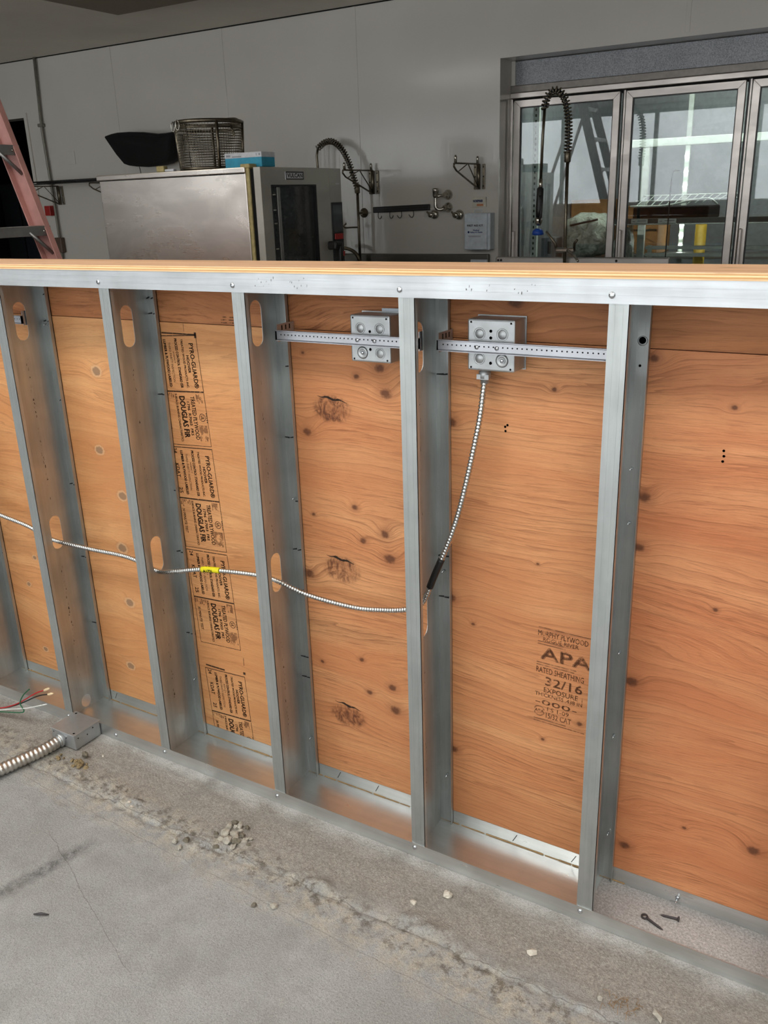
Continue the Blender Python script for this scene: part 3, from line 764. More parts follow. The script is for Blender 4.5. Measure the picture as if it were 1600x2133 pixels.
bm = BM(); add_box(bm, WXA, WXB, -0.003, 0.166, H+0.0002, H+0.0122)
cap = tag(obj('plywood_ledge', bm, 'cap'), 'pale plywood ledge lying along the top of the half wall', 'plywood')

# black treatment stamps, reading downward
YS = PY0-0.0006
def stamp(zt, zcells=2, parent=None):
    ang = 0.055
    U = Vector((ang, 0, -1)).normalized(); V = Vector((1, 0, ang)).normalized()
    xr = 0.150+(1.183-zt)*0.055
    o = Vector((xr, YS, zt)) - V*0.147       # left-top corner; u runs down, v runs right
    bm = BM(); w = 0.0014; L = 0.1415; Wd = 0.147
    T = lambda t, u, v, l, h, bold=0.0: put_text(bm, t, o+U*u+V*v, U, V, l, h, bold)
    for u0 in ([0.0, L] if zcells == 2 else [0.0]):
        for a in ((u0, 0, u0+w*1.6, Wd), (u0+L-w, 0, u0+L, Wd), (u0, 0, u0+L, w), (u0, Wd-w, u0+L, Wd)): put_quad(bm, o, U, V, *a)
    T('PYRO-GUARD®', .020, .119, .112, .0145, .0009); T('HOOVER', .050, .105, .044, .0088, .0008); T('TREATED WOOD PRODUCTS INC.', .010, .093, .122, .0066, .0005)
    T('PROCESS CONTROL STANDARD ESR', .008, .072, .124, .0082, .0008); T('AGENCY', .04, .062, .03, .0058); T('THIRD PARTY INSPECTION', .018, .050, .100, .0072); T('LUMBER & PLYWOOD LABELED', .010, .034, .120, .0084, .0009)
    T('24', .004, .010, .014, .0125, .0005); T('KDAT', .046, .010, .038, .0125, .0005); T('25', .112, .010, .016, .0125, .0005)
    if zcells == 2:
        T('TREATED PLYWOOD', L+.012, .098, .112, .0135, .0006); T('1796  R7003  FRS', L+.026, .084, .088, .0085, .0007); T('DOUGLAS FIR', L+.012, .060, .108, .0180, .0016)
        T('SURFACE BURNING CHARACTERISTICS', L+.006, .046, .126, .0070, .0004); T('30 MINUTE TEST', L+.030, .010, .070, .0085, .0004)
        c = o+U*(L+.066)+V*.130                        # round listing mark
        for k in range(20):
            a0, a1 = 2*PI*k/20, 2*PI*(k+1)/20
            bm.faces.new([bm.verts.new(c+(U*math.cos(a)+V*math.sin(a))*r) for a, r in ((a0, .0105), (a1, .0105), (a1, .0088), (a0, .0088))])
        put_text(bm, 'UL', c-U*.0055-V*.0050, U, V, .011, .0100, .0006)
        for k in range(5): put_quad(bm, o, U, V, L+.054+k*.0055, .143, L+.057+k*.0055, .1455)
    so = obj('ink_stamp', bm, 'ink', sheets['b'])
    bm = BM()                                          # smeared solid patches
    for k in range(11): put_quad(bm, o, U, V, (L if zcells == 2 else 0)+.086, .113+k*.0027, (L if zcells == 2 else 0)+.086+random.uniform(.034, .044), .1146+k*.0027)
    for k in range(6): put_quad(bm, o, U, V, (L if zcells == 2 else 0)+.006, .118+k*.0035, (L if zcells == 2 else 0)+.006+random.uniform(.014, .026), .1204+k*.0035)
    for k in range(7): put_quad(bm, o, U, V, (L if zcells == 2 else 0.0)+.004, .003+k*.006, (L if zcells == 2 else 0)+.012+random.uniform(.0, .012), .0065+k*.006)
    obj('ink_smear', bm, 'inkfaint', sheets['b'], kind='stuff')
    return so
for zt in (1.180, 0.892, 0.603): stamp(zt)
stamp(0.240)
bm = BM(); put_quad(bm, (0.0, YS, 0.0), (1, 0, 0), (0, 0, 1), 0.036, 1.1785, 0.150, 1.1820); put_quad(bm, (0, YS, 0), (1, 0, 0), (0, 0, 1), 0.145, 1.172, 0.152, 1.186)
put_quad(bm, (0, YS, 0), (1, 0, 0), (0, 0, 1), 0.060, .2395, .130, .2440); put_quad(bm, (0, YS, 0), (1, 0, 0), (0, 0, 1), 0.198, .246, .206, .254); put_quad(bm, (0, YS, 0), (1, 0, 0), (0, 0, 1), 0.203, .275, .2045, .300)
put_quad(bm, (0, YS, 0), (1, 0, 0), (0, 0, 1), 0.112, 1.186, 0.113, 1.2065)
obj('ink_bar', bm, 'ink', sheets['b'], kind='stuff')
bm = BM()
for k in range(3): put_quad(bm, (0, YS+.0006, 0), (1, 0, 0), (0, 0, 1), 0.236, 1.2120+k*.0065, 0.275, 1.2150+k*.0065)
obj('ink_smear', bm, 'inkfaint', strip, kind='stuff')
# mill stamp on the sheet right of the second box
bm = BM(); o = Vector((1.0525, YS, 0.375)); U = Vector((1, 0, -0.02)).normalized(); V = Vector((0.02, 0, 1))
T = lambda t, u, v, l, h, bold=0.0: put_text(bm, t, o+U*u+V*v, U, V, l, h, bold)
for v, l in ((.222, .120), (.188, .060), (.182, .064), (.137, .090), (.131, .086), (-.006, .075), (-.012, .118)): put_quad(bm, o, U, V, 0.0, v, l, v+.0028)
T('MURPHY PLYWOOD', .000, .203, .112, .0130, .0006); T('ROGUE RIVER', .012, .191, .080, .0095, .0004); T('APA', .008, .147, .112, .0280, .0030)
T('RATED SHEATHING', .000, .113, .108, .0140, .0006); T('32/16', .022, .084, .084, .0210, .0014); T('EXPOSURE 1', .020, .066, .088, .0125, .0006); T('THICKNESS .438 IN', .0, .054, .108, .0095, .0004)
T('-000-', .002, .034, .095, .0120, .0008); T('PS 1-09', .030, .020, .050, .0100, .0004); T('15/32 CAT', .028, .002, .058, .0135, .0006)
c = o+U*.012+V*.016
for k in range(20):
    a0, a1 = 2*PI*k/20, 2*PI*(k+1)/20
    if k in (0, 9, 10, 19): continue
    bm.faces.new([bm.verts.new(c+(U*math.cos(a)+V*math.sin(a))*r) for a, r in ((a0, .0135), (a1, .0135), (a1, .0105), (a0, .0105))])
put_text(bm, 'APA', c-U*.011-V*.004, U, V, .022, .0080, .0006)
obj('mill_stamp', bm, m_ink('mill_stamp_ink', (122, 78, 54), 0.28, 0.50, 110.0, 0.50), sheets['c'])
# nail holes
for k_, x, z in (('c', 0.972, 1.033), ('c', 0.977, 1.037), ('c', 0.973, 1.024), ('d', 1.398, 1.032), ('d', 1.399, 1.022), ('d', 1.398, 1.012)):
    bm = BM(); add_lathe(bm, [(0.0, 0), (0.0026, 0)], (x, YS, z), (0, -1, 0), 8); obj('nail_hole', bm, 'hole', sheets[k_])
# open bark splits over the burls
for z in (1.055, 0.660, 0.250):
    bm = BM(); n_ = 16
    p = [(0.506+k*.0050, z+0.004-0.0006*k-0.0016*math.sin(k*0.9), (.0010+.0060*math.sin(PI*k/n_)**1.5*random.uniform(.5, 1.1))) for k in range(n_+1)]
    for (a, b, t1), (c_, d, t2) in zip(p, p[1:]):
        bm.faces.new([bm.verts.new((q[0], YS, q[1])) for q in ((a, b-t1*.4), (c_, d-t2*.4), (c_, d+t2*.6), (a, b+t1*.6))])
    bmesh.ops.remove_doubles(bm, verts=bm.verts, dist=1e-5)
    obj('bark_split', bm, plain('dark_bark', (44, 28, 18), 0.9), sheets['c'])

# ------------------------------------------------------------------ bracket bars and electrical boxes
def bracket(xa, xb, label, group='box support bars'):
    t = thing('bracket_bar', ((xa+xb)/2, 0.085, 1.1925), label, 'bracket', group)
    z0, z1 = 1.1922, 1.2145
    bm = BM()
    prof = [(0.0835, z0+0.003), (0.0860, z0), (0.0940, z0), (0.0940, z0+0.0012), (0.0868, z0+0.0012), (0.0848, z0+0.0035), (0.0848, z1-0.0035), (0.0868, z1-0.0012), (0.0940, z1-0.0012), (0.0940, z1), (0.0860, z1), (0.0835, z1-0.003)]
    prof = [(0.086-(y-0.086) if y > 0.086 else y, z) for y, z in prof]
    A = [bm.verts.new((xa, y, z)) for y, z in prof]; B = [bm.verts.new((xb, y, z)) for y, z in prof]
    for i in range(len(prof)):
        j = (i+1) % len(prof); bm.faces.new((A[i], A[j], B[j], B[i]))
    bm.faces.new(A); bm.faces.new(list(reversed(B)))
    obj('rail', bm, 'bar', t)
    bm = BM(); x = xa+0.012
    while x < xb-0.008:
        add_lathe(bm, [(0.0, 0), (0.0016, 0)], (x, 0.0832, (z0+z1)/2+0.0015), (0, -1, 0), 6); x += 0.0098
    obj('punched_holes', bm, 'hole', t, kind='stuff')
    for xe, s in ((xa, 1), (xb, -1)):
        bm = BM(); add_box(bm, min(xe, xe+s*0.0014), max(xe, xe+s*0.0014), 0.084, 0.1466, z0-0.004, z1+0.012); obj('end_leg', bm, 'bar', t)
        bm = BM()
        for k in range(3): add_box(bm, min(xe-s*0.0003, xe+s*0.0017), max(xe-s*0.0003, xe+s*0.0017), 0.100+k*0.014, 0.104+k*0.014, z0+0.020, z1+0.008)
        obj('leg_slots', bm, 'hole', t, kind='stuff')
    return t
bracket(0.4530, 0.8120, 'punched steel bar crossing the left electrical box, between two studs')
bracket(0.8540, 1.2180, 'punched steel bar crossing the right electrical box with the cable below')
bracket(0.0-0.4031-0.36, -0.4062, 'punched steel bar end seen through the slot of the stud above the floor box')

def elec_box(cx, cz, s, kos, dimple, holes, label):
    t = thing('electrical_box', (cx, 0.122, cz-s/2), label, 'electrical box', 'square steel boxes on the bars')
    h = s/2; yb, yf = 0.0955, 0.1498
    bm = BM(); b2 = BM(); add_box(b2, cx-h, cx+h, yb, yf, cz-h, cz+h)
    ed = [e for e in b2.edges if abs((e.verts[0].co-e.verts[1].co).normalized().y) > .9 or all(abs(v.co.y-yb) < 1e-6 for v in e.verts)]
    bmesh.ops.bevel(b2, geom=ed, offset=0.0035, segments=2, profile=0.5, affect='EDGES'); merge(bm, b2)
    obj('box_shell', bm, 'boxsteel', t)
    ring = lambda c, r, y, w=0.0009: [(r-w, 0.0), (r-w, 0.0007), (r, 0.0007), (r, 0.0)]
    for dx, dz in kos:
        bm = BM(); o_ = (cx+dx*s, yb+0.0001, cz+dz*s)
        add_lathe(bm, [(0.0, 0.0010), (0.0085, 0.0010), (0.0094, 0.0)], o_, (0, -1, 0), 20); add_lathe(bm, [(0.0112, 0.0), (0.0112, 0.0008), (0.0121, 0.0008), (0.0121, 0.0)], o_, (0, -1, 0), 20)
        obj('knockout', bm, 'boxsteel', t)
    dx, dz = dimple; bm = BM(); o_ = (cx+dx*s, yb+0.0001, cz+dz*s)
    add_lathe(bm, [(0.0135, 0.0), (0.0105, 0.0022), (0.0078, 0.0022), (0.0056, -0.0)], o_, (0, -1, 0), 20); obj('ground_dimple', bm, 'boxsteel', t)
    bm = BM(); add_lathe(bm, [(0.0042, 0.0), (0.0042, 0.0022), (0.002, 0.003), (0.0, 0.003)], o_, (0, -1, 0), 6); obj('ground_screw', bm, 'screw', t)
    for dx, dz in holes:
        bm = BM(); add_lathe(bm, [(0.0, 0.0), (0.0031, 0.0)], (cx+dx*s, yb-0.0004, cz+dz*s), (0, -1, 0), 10); obj('mounting_hole', bm, 'hole', t)
    for dx in (-0.02, 0.015):
        bm = BM(); add_lathe(bm, [(0.0046, 0.0), (0.0042, 0.0016), (0.0, 0.002)], (cx+dx*1.2, 0.0834, 1.2030), (0, -1, 0), 8); obj('rail_screw', bm, 'screw', t)
    for sx in (-1, 1):
        for sz in (-1, 1):
            bm = BM(); add_lathe(bm, [(0.0, 0), (0.0022, 0.0)], (cx+sx*(h-0.008), yb-0.0003, cz+sz*(h-0.006)), (0, -1, 0), 6); obj('weld_dot', bm, 'darkchrome', t)
    bm = BM(); bezel(bm, rect(cx-h-0.002, cz-h-0.002, cx+h+0.002, cz+h+0.002), rect(cx-h, cz-h, cx+h, cz+h), 0.1478, 0.1500, lambda p, q, d: Vector((p, d, q))); obj('mounting_ring', bm, 'boxsteel', t)
    # side knockouts
    for dy in (0.118,):
        bm = BM(); add_lathe(bm, [(0.0, 0.0007), (0.0085, 0.0007), (0.0094, 0.0)], (cx+h, dy+0.004, cz), (1, 0, 0), 16); obj('side_knockout', bm, 'boxsteel', t)
    return t
b1 = elec_box(0.6883, 1.2045, 0.0975, [(-.24, .22), (.24, .22), (.24, -.30)], (-.20, -.30), [(0.0, .16), (0.0, -.22)], 'square steel electrical box on the left bar, with no cable attached')
bm = BM(); add_box(bm, 0.690, 0.735, 0.1440, 0.1475, 1.2560, 1.2625); obj('ring_tab', bm, 'whitepaint', b1)
b2_ = elec_box(0.9628, 1.2055, 0.0995, [(-.24, .22), (.24, .22), (-.24, -.26)], (.24, -.28), [(0.0, .28), (0.0, .15), (0.0, -.34)], 'square steel electrical box on the right bar, with the armored cable below it')

# armored cable through the studs
CP = [(-1.30, .075, .64), (-1.0, .075, .66), (-.81, .075, .635), (-.655, .070, .612), (-.5256, .072, .594), (-.4321, .076, .5665), (-.2824, .085, .5600), (-.1551, .085, .5640), (-.0814, .080, .5615), (-.0327, .075, .5530), (.0156, .068, .5535), (.088, .060, .573),
      (.1748, .060, .595), (.2343, .062, .6025), (.3429, .072, .6085), (.3981, .075, .6045), (.4953, .082, .5810), (.6196, .086, .5750), (.6991, .084, .5865), (.7693, .078, .606), (.8129, .074, .634), (.8439, .074, .7045), (.8968, .080, .8445), (.9349, .095, 1.0290), (.9400, .112, 1.110), (.9400, .118, 1.136)]
cable = thing('armored_cable', (-.4, .075, .55), 'thin spiral steel armored cable threaded through the studs up to the right box', 'cable')
bm = BM(); add_ribbed(bm, CP, 0.0066, 0.0072, 0.0023, 10); obj('armor', bm, 'armor', cable)
q = spline(CP, 0.004)
def sub(a, b): return [p for p in q if a <= p.x <= b and p.z < 1.2]
bm = BM(); add_tube(bm, sub(.170, .234), 0.0076, 12); o = obj('yellow_tape', bm, 'yellow', cable); o['label'] = 'yellow tape band with black writing'
bm = BM(); put_text(bm, 'A172L', (.184, .060-.0078, .5900), Vector((1, 0, .16)).normalized(), (-.1, 0, 1), .034, .0085, .0005); obj('tape_writing', bm, 'blackmark', cable)
bm = BM(); add_tube(bm, [p for p in q if .8325 <= p.x <= .862 and .66 < p.z < .76], 0.0078, 12); o = obj('black_tape', bm, 'blacktape', cable); o['label'] = 'black tape band'
bm = BM(); add_lathe(bm, [(.0085, 0), (.0085, .010), (.0120, .011), (.0120, .024), (.0100, .025), (.0100, .030)], (.9400, .119, 1.1262), (0, -.0, 1), 14)
add_box(bm, .9270, .9530, .108, .112, 1.1355, 1.1455); obj('box_connector', bm, 'boxsteel', cable)

# ------------------------------------------------------------------ floor junction box, conduit and loose wires
fb = thing('junction_box', (-.297, -.052, 0.0), 'grey steel junction box lying on the floor against the bottom track', 'junction box')
bm = BM(); add_rbox(bm, -.3470, -.2472, -.0975, -.0030, 0.0010, .0490, .003); obj('box_shell', bm, 'boxsteel', fb)
bm = BM(); add_rbox(bm, -.3488, -.2454, -.0992, -.0020, .0470, .0506, .0012); obj('cover_plate', bm, 'boxsteel', fb)
for x, y in ((-.337, -.012), (-.257, -.089)):
    bm = BM(); add_lathe(bm, [(.0, .0), (.0034, .0)], (x, y, .0510), (0, 0, 1), 10); obj('cover_slot', bm, 'hole', fb)
for p, a in (((-.2470, -.085, .036), (1, 0, 0)), ((-.2470, -.030, .040), (1, 0, 0)), ((-.2470, -.052, .030), (1, 0, 0)), ((-.310, -.0976, .036), (0, -1, 0)), ((-.335, -.0976, .040), (0, -1, 0)), ((-.283, -.0976, .033), (0, -1, 0))):
    bm = BM(); add_lathe(bm, [(.0, .0006), (.0021, .0006)], p, a, 8); obj('screw_hole', bm, 'hole', fb)
fc = thing('flexible_conduit', (-.34, -.2, 0.0), 'thick ribbed flexible conduit lying on the floor, plugged into the junction box', 'conduit')
bm = BM(); add_ribbed(bm, [(-.306, -.106, .0215), (-.312, -.16, .0195), (-.330, -.23, .0185), (-.352, -.305, .0180), (-.39, -.40, .0180), (-.46, -.55, .0180), (-.56, -.72, .0180)], .0185, .0125, .0036, 14); obj('ribs', bm, plain('dull_conduit_steel', (206, 202, 196), 0.36, 1.0, 0.1), fc)
bm = BM(); add_lathe(bm, [(.0170, 0), (.0170, .006), (.0205, .007), (.0205, .016), (.0185, .018)], (-.306, -.1145, .0215), (0, 1, 0), 16); obj('conduit_fitting', bm, 'boxsteel', fc)
def wire(mat, pts, label, tip=None, r=.0019, tipr=.0042):
    t = thing('electrical_wire', pts[0], label, 'wire', 'loose wires at the left edge')
    bm = BM(); add_tube(bm, spline(pts, .008), r, 7); obj('insulation', bm, mat, t)
    if tip:
        d = (Vector(pts[-1])-Vector(pts[-2])).normalized()
        bm = BM(); add_lathe(bm, [(tipr*.75, -.002), (tipr, .003), (tipr*.95, .015), (tipr*.6, .021), (tipr*.35, .022)], pts[-1], d, 8); obj('wire_end', bm, tip, t)
    return t
LB = [(-1.05, -.13, .010), (-.80, -.11, .012)]
wire('wire_red', LB+[(-.64, -.088, .022), (-.545, -.072, .052), (-.462, -.050, .104), (-.425, -.042, .122)], 'red wire with a pale end rising beside the bottom track', 'wirenut')
wire('wire_black', [(-1.05, -.125, .016), (-.80, -.105, .015), (-.645, -.083, .019), (-.55, -.068, .046), (-.455, -.048, .096), (-.410, -.042, .112)], 'black wire with a pale end rising beside the bottom track', 'wirenut')
wire('wire_white', [(-1.05, -.135, .009), (-.80, -.115, .010), (-.65, -.092, .015), (-.56, -.078, .036), (-.49, -.066, .054), (-.432, -.055, .075)], 'white wire stretched out lowest toward the junction box', 'wire_white', tipr=.0022)
wire('wire_green', [(-1.05, -.14, .007), (-.80, -.12, .008), (-.66, -.096, .012), (-.56, -.080, .026), (-.515, -.072, .034), (-.503, -.070, .044), (-.520, -.068, .062), (-.505, -.062, .092), (-.478, -.055, .118)], 'green wire curling back over the other loose wires')

# loose screws on the concrete inside the track
def loose_screw(p, q_, eye, label):
    t = thing('loose_screw', p, label, 'screw', 'loose screws in the track'); d = (Vector(q_)-Vector(p))
    bm = BM(); n_ = 26; pts = [Vector(p)+d*(k/n_) for k in range(n_+1)]
    add_tube(bm, pts, [(.0021 if k % 2 else .0030)*(1.0 if k < n_-5 else (n_-k)/6+.12) for k in range(n_+1)], 8); obj('shank', bm, 'rustscrew', t)
    bm = BM()
    if eye:
        c = Vector(p)-d.normalized()*.0055
        side = Vector((0, 0, 1)).cross(d).normalized()
        add_tube(bm, [c+(d.normalized()*math.cos(a)+side*math.sin(a))*.0060 for a in [2*PI*k/14 for k in range(15)]], .0019, 6)
    else: add_lathe(bm, [(.0, -.0042), (.0058, -.0036), (.0056, -.0012), (.0028, .001)], p, d, 10)
    obj('eye_ring' if eye else 'screw_head', bm, 'rustscrew', t)
loose_screw((1.352, .072, .0042), (1.391, .0565, .0030), True, 'dark eye screw with a ring head on the concrete in the track')
loose_screw((1.4105, .0995, .0058), (1.374, .0955, .0032), False, 'dark flat-headed screw on the concrete in the track')
tb = thing('track_screw', (1.398, .147, .014), 'bright screw standing out of the back track flange near the loose screws', 'screw')
bm = BM(); add_lathe(bm, [(.0026, 0), (.0022, .014), (.0, .020)], (1.398, .1486, .016), (-.05, -1, -.1), 8); obj('screw_shank', bm, 'screw', tb)
bm = BM(); add_lathe(bm, [(.0052, 0), (.0045, .0025), (.0026, .003)], (1.398, .1487, .016), (-.05, -1, -.1), 10); obj('screw_washer', bm, 'screw', tb)

# concrete crumbs, each its own stone
def rock(p, s, label, mat, group):
    b = BM(); bmesh.ops.create_icosphere(b, subdivisions=1 if random.random() < .6 else 2, radius=1.0)
    sd = random.random()*50; sc = Vector((random.uniform(.8, 1.25), random.uniform(.7, 1.1), random.uniform(.55, .85)))
    from mathutils import noise as mn
    for v in b.verts:
        n_ = mn.noise(v.co*1.3+Vector((sd, 0, 0)))*0.6+mn.noise(v.co*3+Vector((0, sd, 0)))*0.35
        v.co = Vector((v.co.x*sc.x, v.co.y*sc.y, v.co.z*sc.z))*(s*(1+n_))
    R = Matrix.Rotation(random.uniform(0, 6.3), 3, 'Z')
    zmin = 0
    for v in b.verts: v.co = R @ v.co
    zmin = min(v.co.z for v in b.verts)
    for v in b.verts: v.co += Vector((p[0], p[1], p[2]-zmin-s*0.12))
    return tag(obj('concrete_chunk', b, mat, smooth=False), label, 'rubble', group)
MAT['rubble'] = plain('concrete_rubble', (178, 172, 160), 0.9, 0, 0.3, 60, 0.5)
MAT['rubble_dark'] = plain('dirty_rubble', (120, 113, 99), 0.9, 0, 0.3, 60, 0.5)
MAT['dirt_clod'] = plain('dried_mud', (142, 124, 92), 0.95, 0, 0.35, 80, 0.5)
MAT['rubble_pale'] = plain('pale_plaster_crumb', (214, 206, 192), 0.9, 0, 0.15, 60, 0.4)
pile = [(.365, -.118, .009), (.384, -.122, .010), (.364, -.139, .009), (.404, -.117, .007), (.367, -.157, .011), (.390, -.151, .012), (.412, -.146, .008), (.372, -.180, .009), (.392, -.177, .012), (.414, -.171, .011), (.429, -.157, .009), (.437, -.145, .007), (.381, -.208, .008), (.417, -.188, .008), (.402, -.163, .010), (.349, -.172, .006), (.377, -.130, .007), (.398, -.136, .007), (.445, -.163, .006), (.355, -.128, .005)]
for i, (x, y, s) in enumerate(pile):
    rock((x, y, -.002), s, 'crumbled grey concrete chunk in the small rubble heap on the floor', 'rubble' if i % 3 else 'rubble_dark', 'rubble heap in front of the stud')
for x, y, s, lab, mt in ((.280, -.244, .009, 'flat concrete chip left of the rubble heap, the leftmost of three', 'rubble'), (.304, -.253, .006, 'small concrete chip left of the rubble heap, the lowest of three', 'rubble'), (.301, -.227, .008, 'concrete chip left of the rubble heap, the upper right of three', 'rubble_dark'),
    (.581, -.311, .007, 'small dark stone on the open floor below the rubble heap', 'rubble_dark'), (.622, -.291, .010, 'rounded tan stone on the open floor below the rubble heap', 'rubble'),
    (.946, -.074, .010, 'white plaster crumb in front of the bottom track', 'rubble_pale'), (.890, -.130, .006, 'small pale crumb near the white plaster crumb', 'rubble_pale'),
    (1.170, -.132, .009, 'pale crumb on the rough strip below the last stud', 'rubble_pale'), (1.327, -.169, .008, 'tan chip in the dirt line at the bottom of the view', 'rubble'), (.065, -.190, .006, 'cream crumb on the floor below the junction box, the left of two', 'rubble_pale'), (.083, -.198, .005, 'cream crumb on the floor below the junction box, the right of two', 'rubble_pale'),
    (-.160, -.076, .004, 'tiny white crumb beside the junction box', 'rubble_pale'), (-.200, -.105, .013, 'brown broken lump at the foot of the junction box', 'rubble_dark'), (1.435, -.157, .010, 'yellowish chip at the bottom right of the floor', 'rubble')):
    rock((x, y, -.002), s, lab, mt, None)
for k in range(16):
    a = random.uniform(-2.9, .3); rr = random.uniform(.03, .085)
    rock((-.235+rr*math.cos(a)*1.2, -.125+rr*math.sin(a)*.35, -.002), random.uniform(.004, .009), 'brown crumb in the dirt scattered at the foot of the junction box', 'dirt_clod', 'dirt by the junction box')
bm = BM(); add_tube(bm, [(.165, -.572, .0005), (.180, -.564, .0022), (.197, -.556, .0008)], [.0014, .0034, .0012], 7); tag(obj('metal_shaving', bm, 'rustscrew'), 'dark curled metal shaving on the open floor at the lower left', 'debris')
# orange-brown fibre clump in the dirt line, low on the right
bm = BM()
for k in range(26):
    x, y = 1.372+random.uniform(-.03, .03), -.165+random.uniform(-.018, .018); a = random.uniform(0, 6.3); L = random.uniform(.008, .022)
    add_tube(bm, [(x, y, 0.0), (x+math.cos(a)*L*.5, y+math.sin(a)*L*.5, random.uniform(.003, .010)), (x+math.cos(a+.6)*L, y+math.sin(a+.6)*L, .001)], .0005, 4)
o = obj('dry_fibres', bm, plain('dry_fibre', (150, 118, 78), 0.9)); tag(o, 'tangle of dry tan fibres in the dirt line at the lower right', 'debris'); o['kind'] = 'stuff'

# ------------------------------------------------------------------ combi oven
OX0, OXB, OXF = -2.705, -1.572, -1.4709      # back, body front, door face
OY0, OY1 = 2.495, 3.275
OZ0, OZ1 = 0.72, 1.665
ov = thing('combi_oven', (-2.09, 2.9, 0.0), 'large stainless combi oven with its smudged side panel turned to the half wall', 'oven')
bm = BM(); add_rbox(bm, OX0, OXB, OY0, OY1, OZ0, OZ1-0.028, 0.006); obj('oven_body', bm, 'ovenside', ov)
bm = BM(); add_rbox(bm, OX0-0.012, OXB+0.004, OY0-0.010, OY1+0.01, OZ1-0.030, OZ1, 0.005); o = obj('top_slab', bm, 'ovenside', ov)
bm = BM(); add_box(bm, OX0-0.004, OXB-0.01, OY0-0.003, OY0+0.01, OZ1-0.034, OZ1-0.029); obj('top_shadow_gap', bm, 'hole', ov)
bm = BM(); add_rbox(bm, OXB+0.0005, OXB+0.024, OY0+0.002, OY1-0.12, OZ0+0.02, OZ1-0.001, 0.004); obj('door_gasket', bm, 'gasket', ov)
bm = BM(); add_rbox(bm, OXB-0.03, OXB+0.034, OY0-0.006, OY0+0.06, OZ1-0.006, OZ1+0.016, 0.006); obj('hinge_cover', bm, 'gasket', ov)
bm = BM(); add_box(bm, OXB+0.022, OXF-0.044, OY0+0.012, OY1-0.13, OZ0+0.03, OZ1-0.010); obj('door_gap', bm, 'blackmatte', ov)
DY1 = 3.143
door = BM()
fx = lambda p, q, d: Vector((d, p, q))
bezel(door, rect(OY0, OZ0+0.01, DY1, OZ1-0.003), rect(2.580, OZ0+0.12, 3.008, 1.572), OXF-0.045, OXF, fx)
door = obj('oven_door', door, 'ovenfront', ov)
bm = BM(); add_box(bm, OXF-0.020, OXF-0.012, 2.578, 3.010, OZ0+0.118, 1.574); obj('door_glass', bm, 'ovenglass', door)
bm = BM(); bezel(bm, rect(2.580, OZ0+0.12, 3.008, 1.572), rect(2.588, OZ0+0.128, 3.000, 1.564), OXF-0.012, OXF+0.001, fx); obj('glass_seal', bm, 'blackplastic', door)
bm = BM(); add_rbox(bm, OXF-0.011, OXF-0.006, 2.640, 2.668, OZ0+0.16, 1.560, 0.002); obj('glass_trim_strip', bm, 'stainless', door)
for z in (1.52, 1.44, 1.37, 1.235, 1.16):
    bm = BM(); add_rbox(bm, OXF-0.0115, OXF-0.004, 2.592, 2.622, z-0.004, z+0.004, 0.002); obj('glass_clip', bm, 'chrome', door)
bm = BM(); add_rbox(bm, OXF-0.001, OXF+0.006, 2.713, 2.880, 1.598, 1.640, 0.002); badge = obj('brand_badge', bm, 'whitecarton', door); badge['label'] = 'white badge lettered VULCAN'
bm = BM(); bezel(bm, rect(2.713, 1.598, 2.880, 1.640), rect(2.719, 1.604, 2.874, 1.634), OXF+0.0062, OXF+0.0070, fx); put_text(bm, 'VULCAN', (OXF+0.0066, 2.727, 1.6085), (0, 1, 0), (0, 0, 1), .140, .0215, .0022); obj('badge_lettering', bm, 'blackplastic', badge)
bm = BM(); add_rbox(bm, OXF-0.085, OXF-0.002, DY1+0.004, OY1, OZ0+0.01, OZ1-0.003, 0.004); col = obj('control_column', bm, 'ovenfront', ov)
bm = BM(); add_rbox(bm, OXF-0.003, OXF+0.003, DY1+0.012, OY1-0.004, 1.05, 1.470, 0.002); pan = obj('control_panel', bm, 'blackplastic', col)
bm = BM(); add_box(bm, OXF+0.002, OXF+0.004, DY1+0.022, OY1-0.014, 1.300, 1.456); obj('touch_screen', bm, plain('grey_touch_screen', (70, 74, 76), 0.15), pan)
bm = BM(); add_rbox(bm, OXF+0.001, OXF+0.008, DY1+0.030, OY1-0.014, 1.255, 1.290, 0.003); obj('red_button', bm, 'red', pan)
bm = BM(); add_rbox(bm, OXF+0.001, OXF+0.012, DY1+0.070, OY1-0.008, 1.155, 1.185, 0.003); obj('red_button', bm, 'red', pan)
bm = BM()
add_rbox(bm, OXF-0.002, OXF+0.060, 3.095, 3.150, 1.200, 1.250, 0.010); add_rbox(bm, OXF+0.030, OXF+0.065, 3.100, 3.170, 1.215, 1.245, 0.010); add_rbox(bm, OXF+0.036, OXF+0.066, 3.140, 3.172, 0.98, 1.24, 0.012)
obj('door_handle', bm, 'blackplastic', door)
bm = BM(); put_quad(bm, (OXF-0.0016, 0, 0), (0, 1, 0), (0, 0, 1), 3.215, 1.572, 3.255, 1.578); obj('model_lettering', bm, 'whitecarton', col)
for x, y in ((OX0+0.06, OY0+0.06), (OXB-0.06, OY0+0.06), (OX0+0.06, OY1-0.06), (OXB-0.06, OY1-0.06)):
    bm = BM(); add_rbox(bm, x-0.02, x+0.02, y-0.02, y+0.02, 0.0, OZ0+0.002, 0.003); obj('stand_leg', bm, 'stainless', ov)
bm = BM(); add_box(bm, OX0+0.05, OXB-0.05, OY0+0.05, OY1-0.05, 0.24, 0.27); obj('stand_shelf', bm, 'stainless', ov)
bm = BM(); add_box(bm, OX0+0.03, OXB-0.03, OY0+0.03, OY1-0.03, OZ0-0.02, OZ0+0.004); obj('stand_frame', bm, 'stainless', ov)

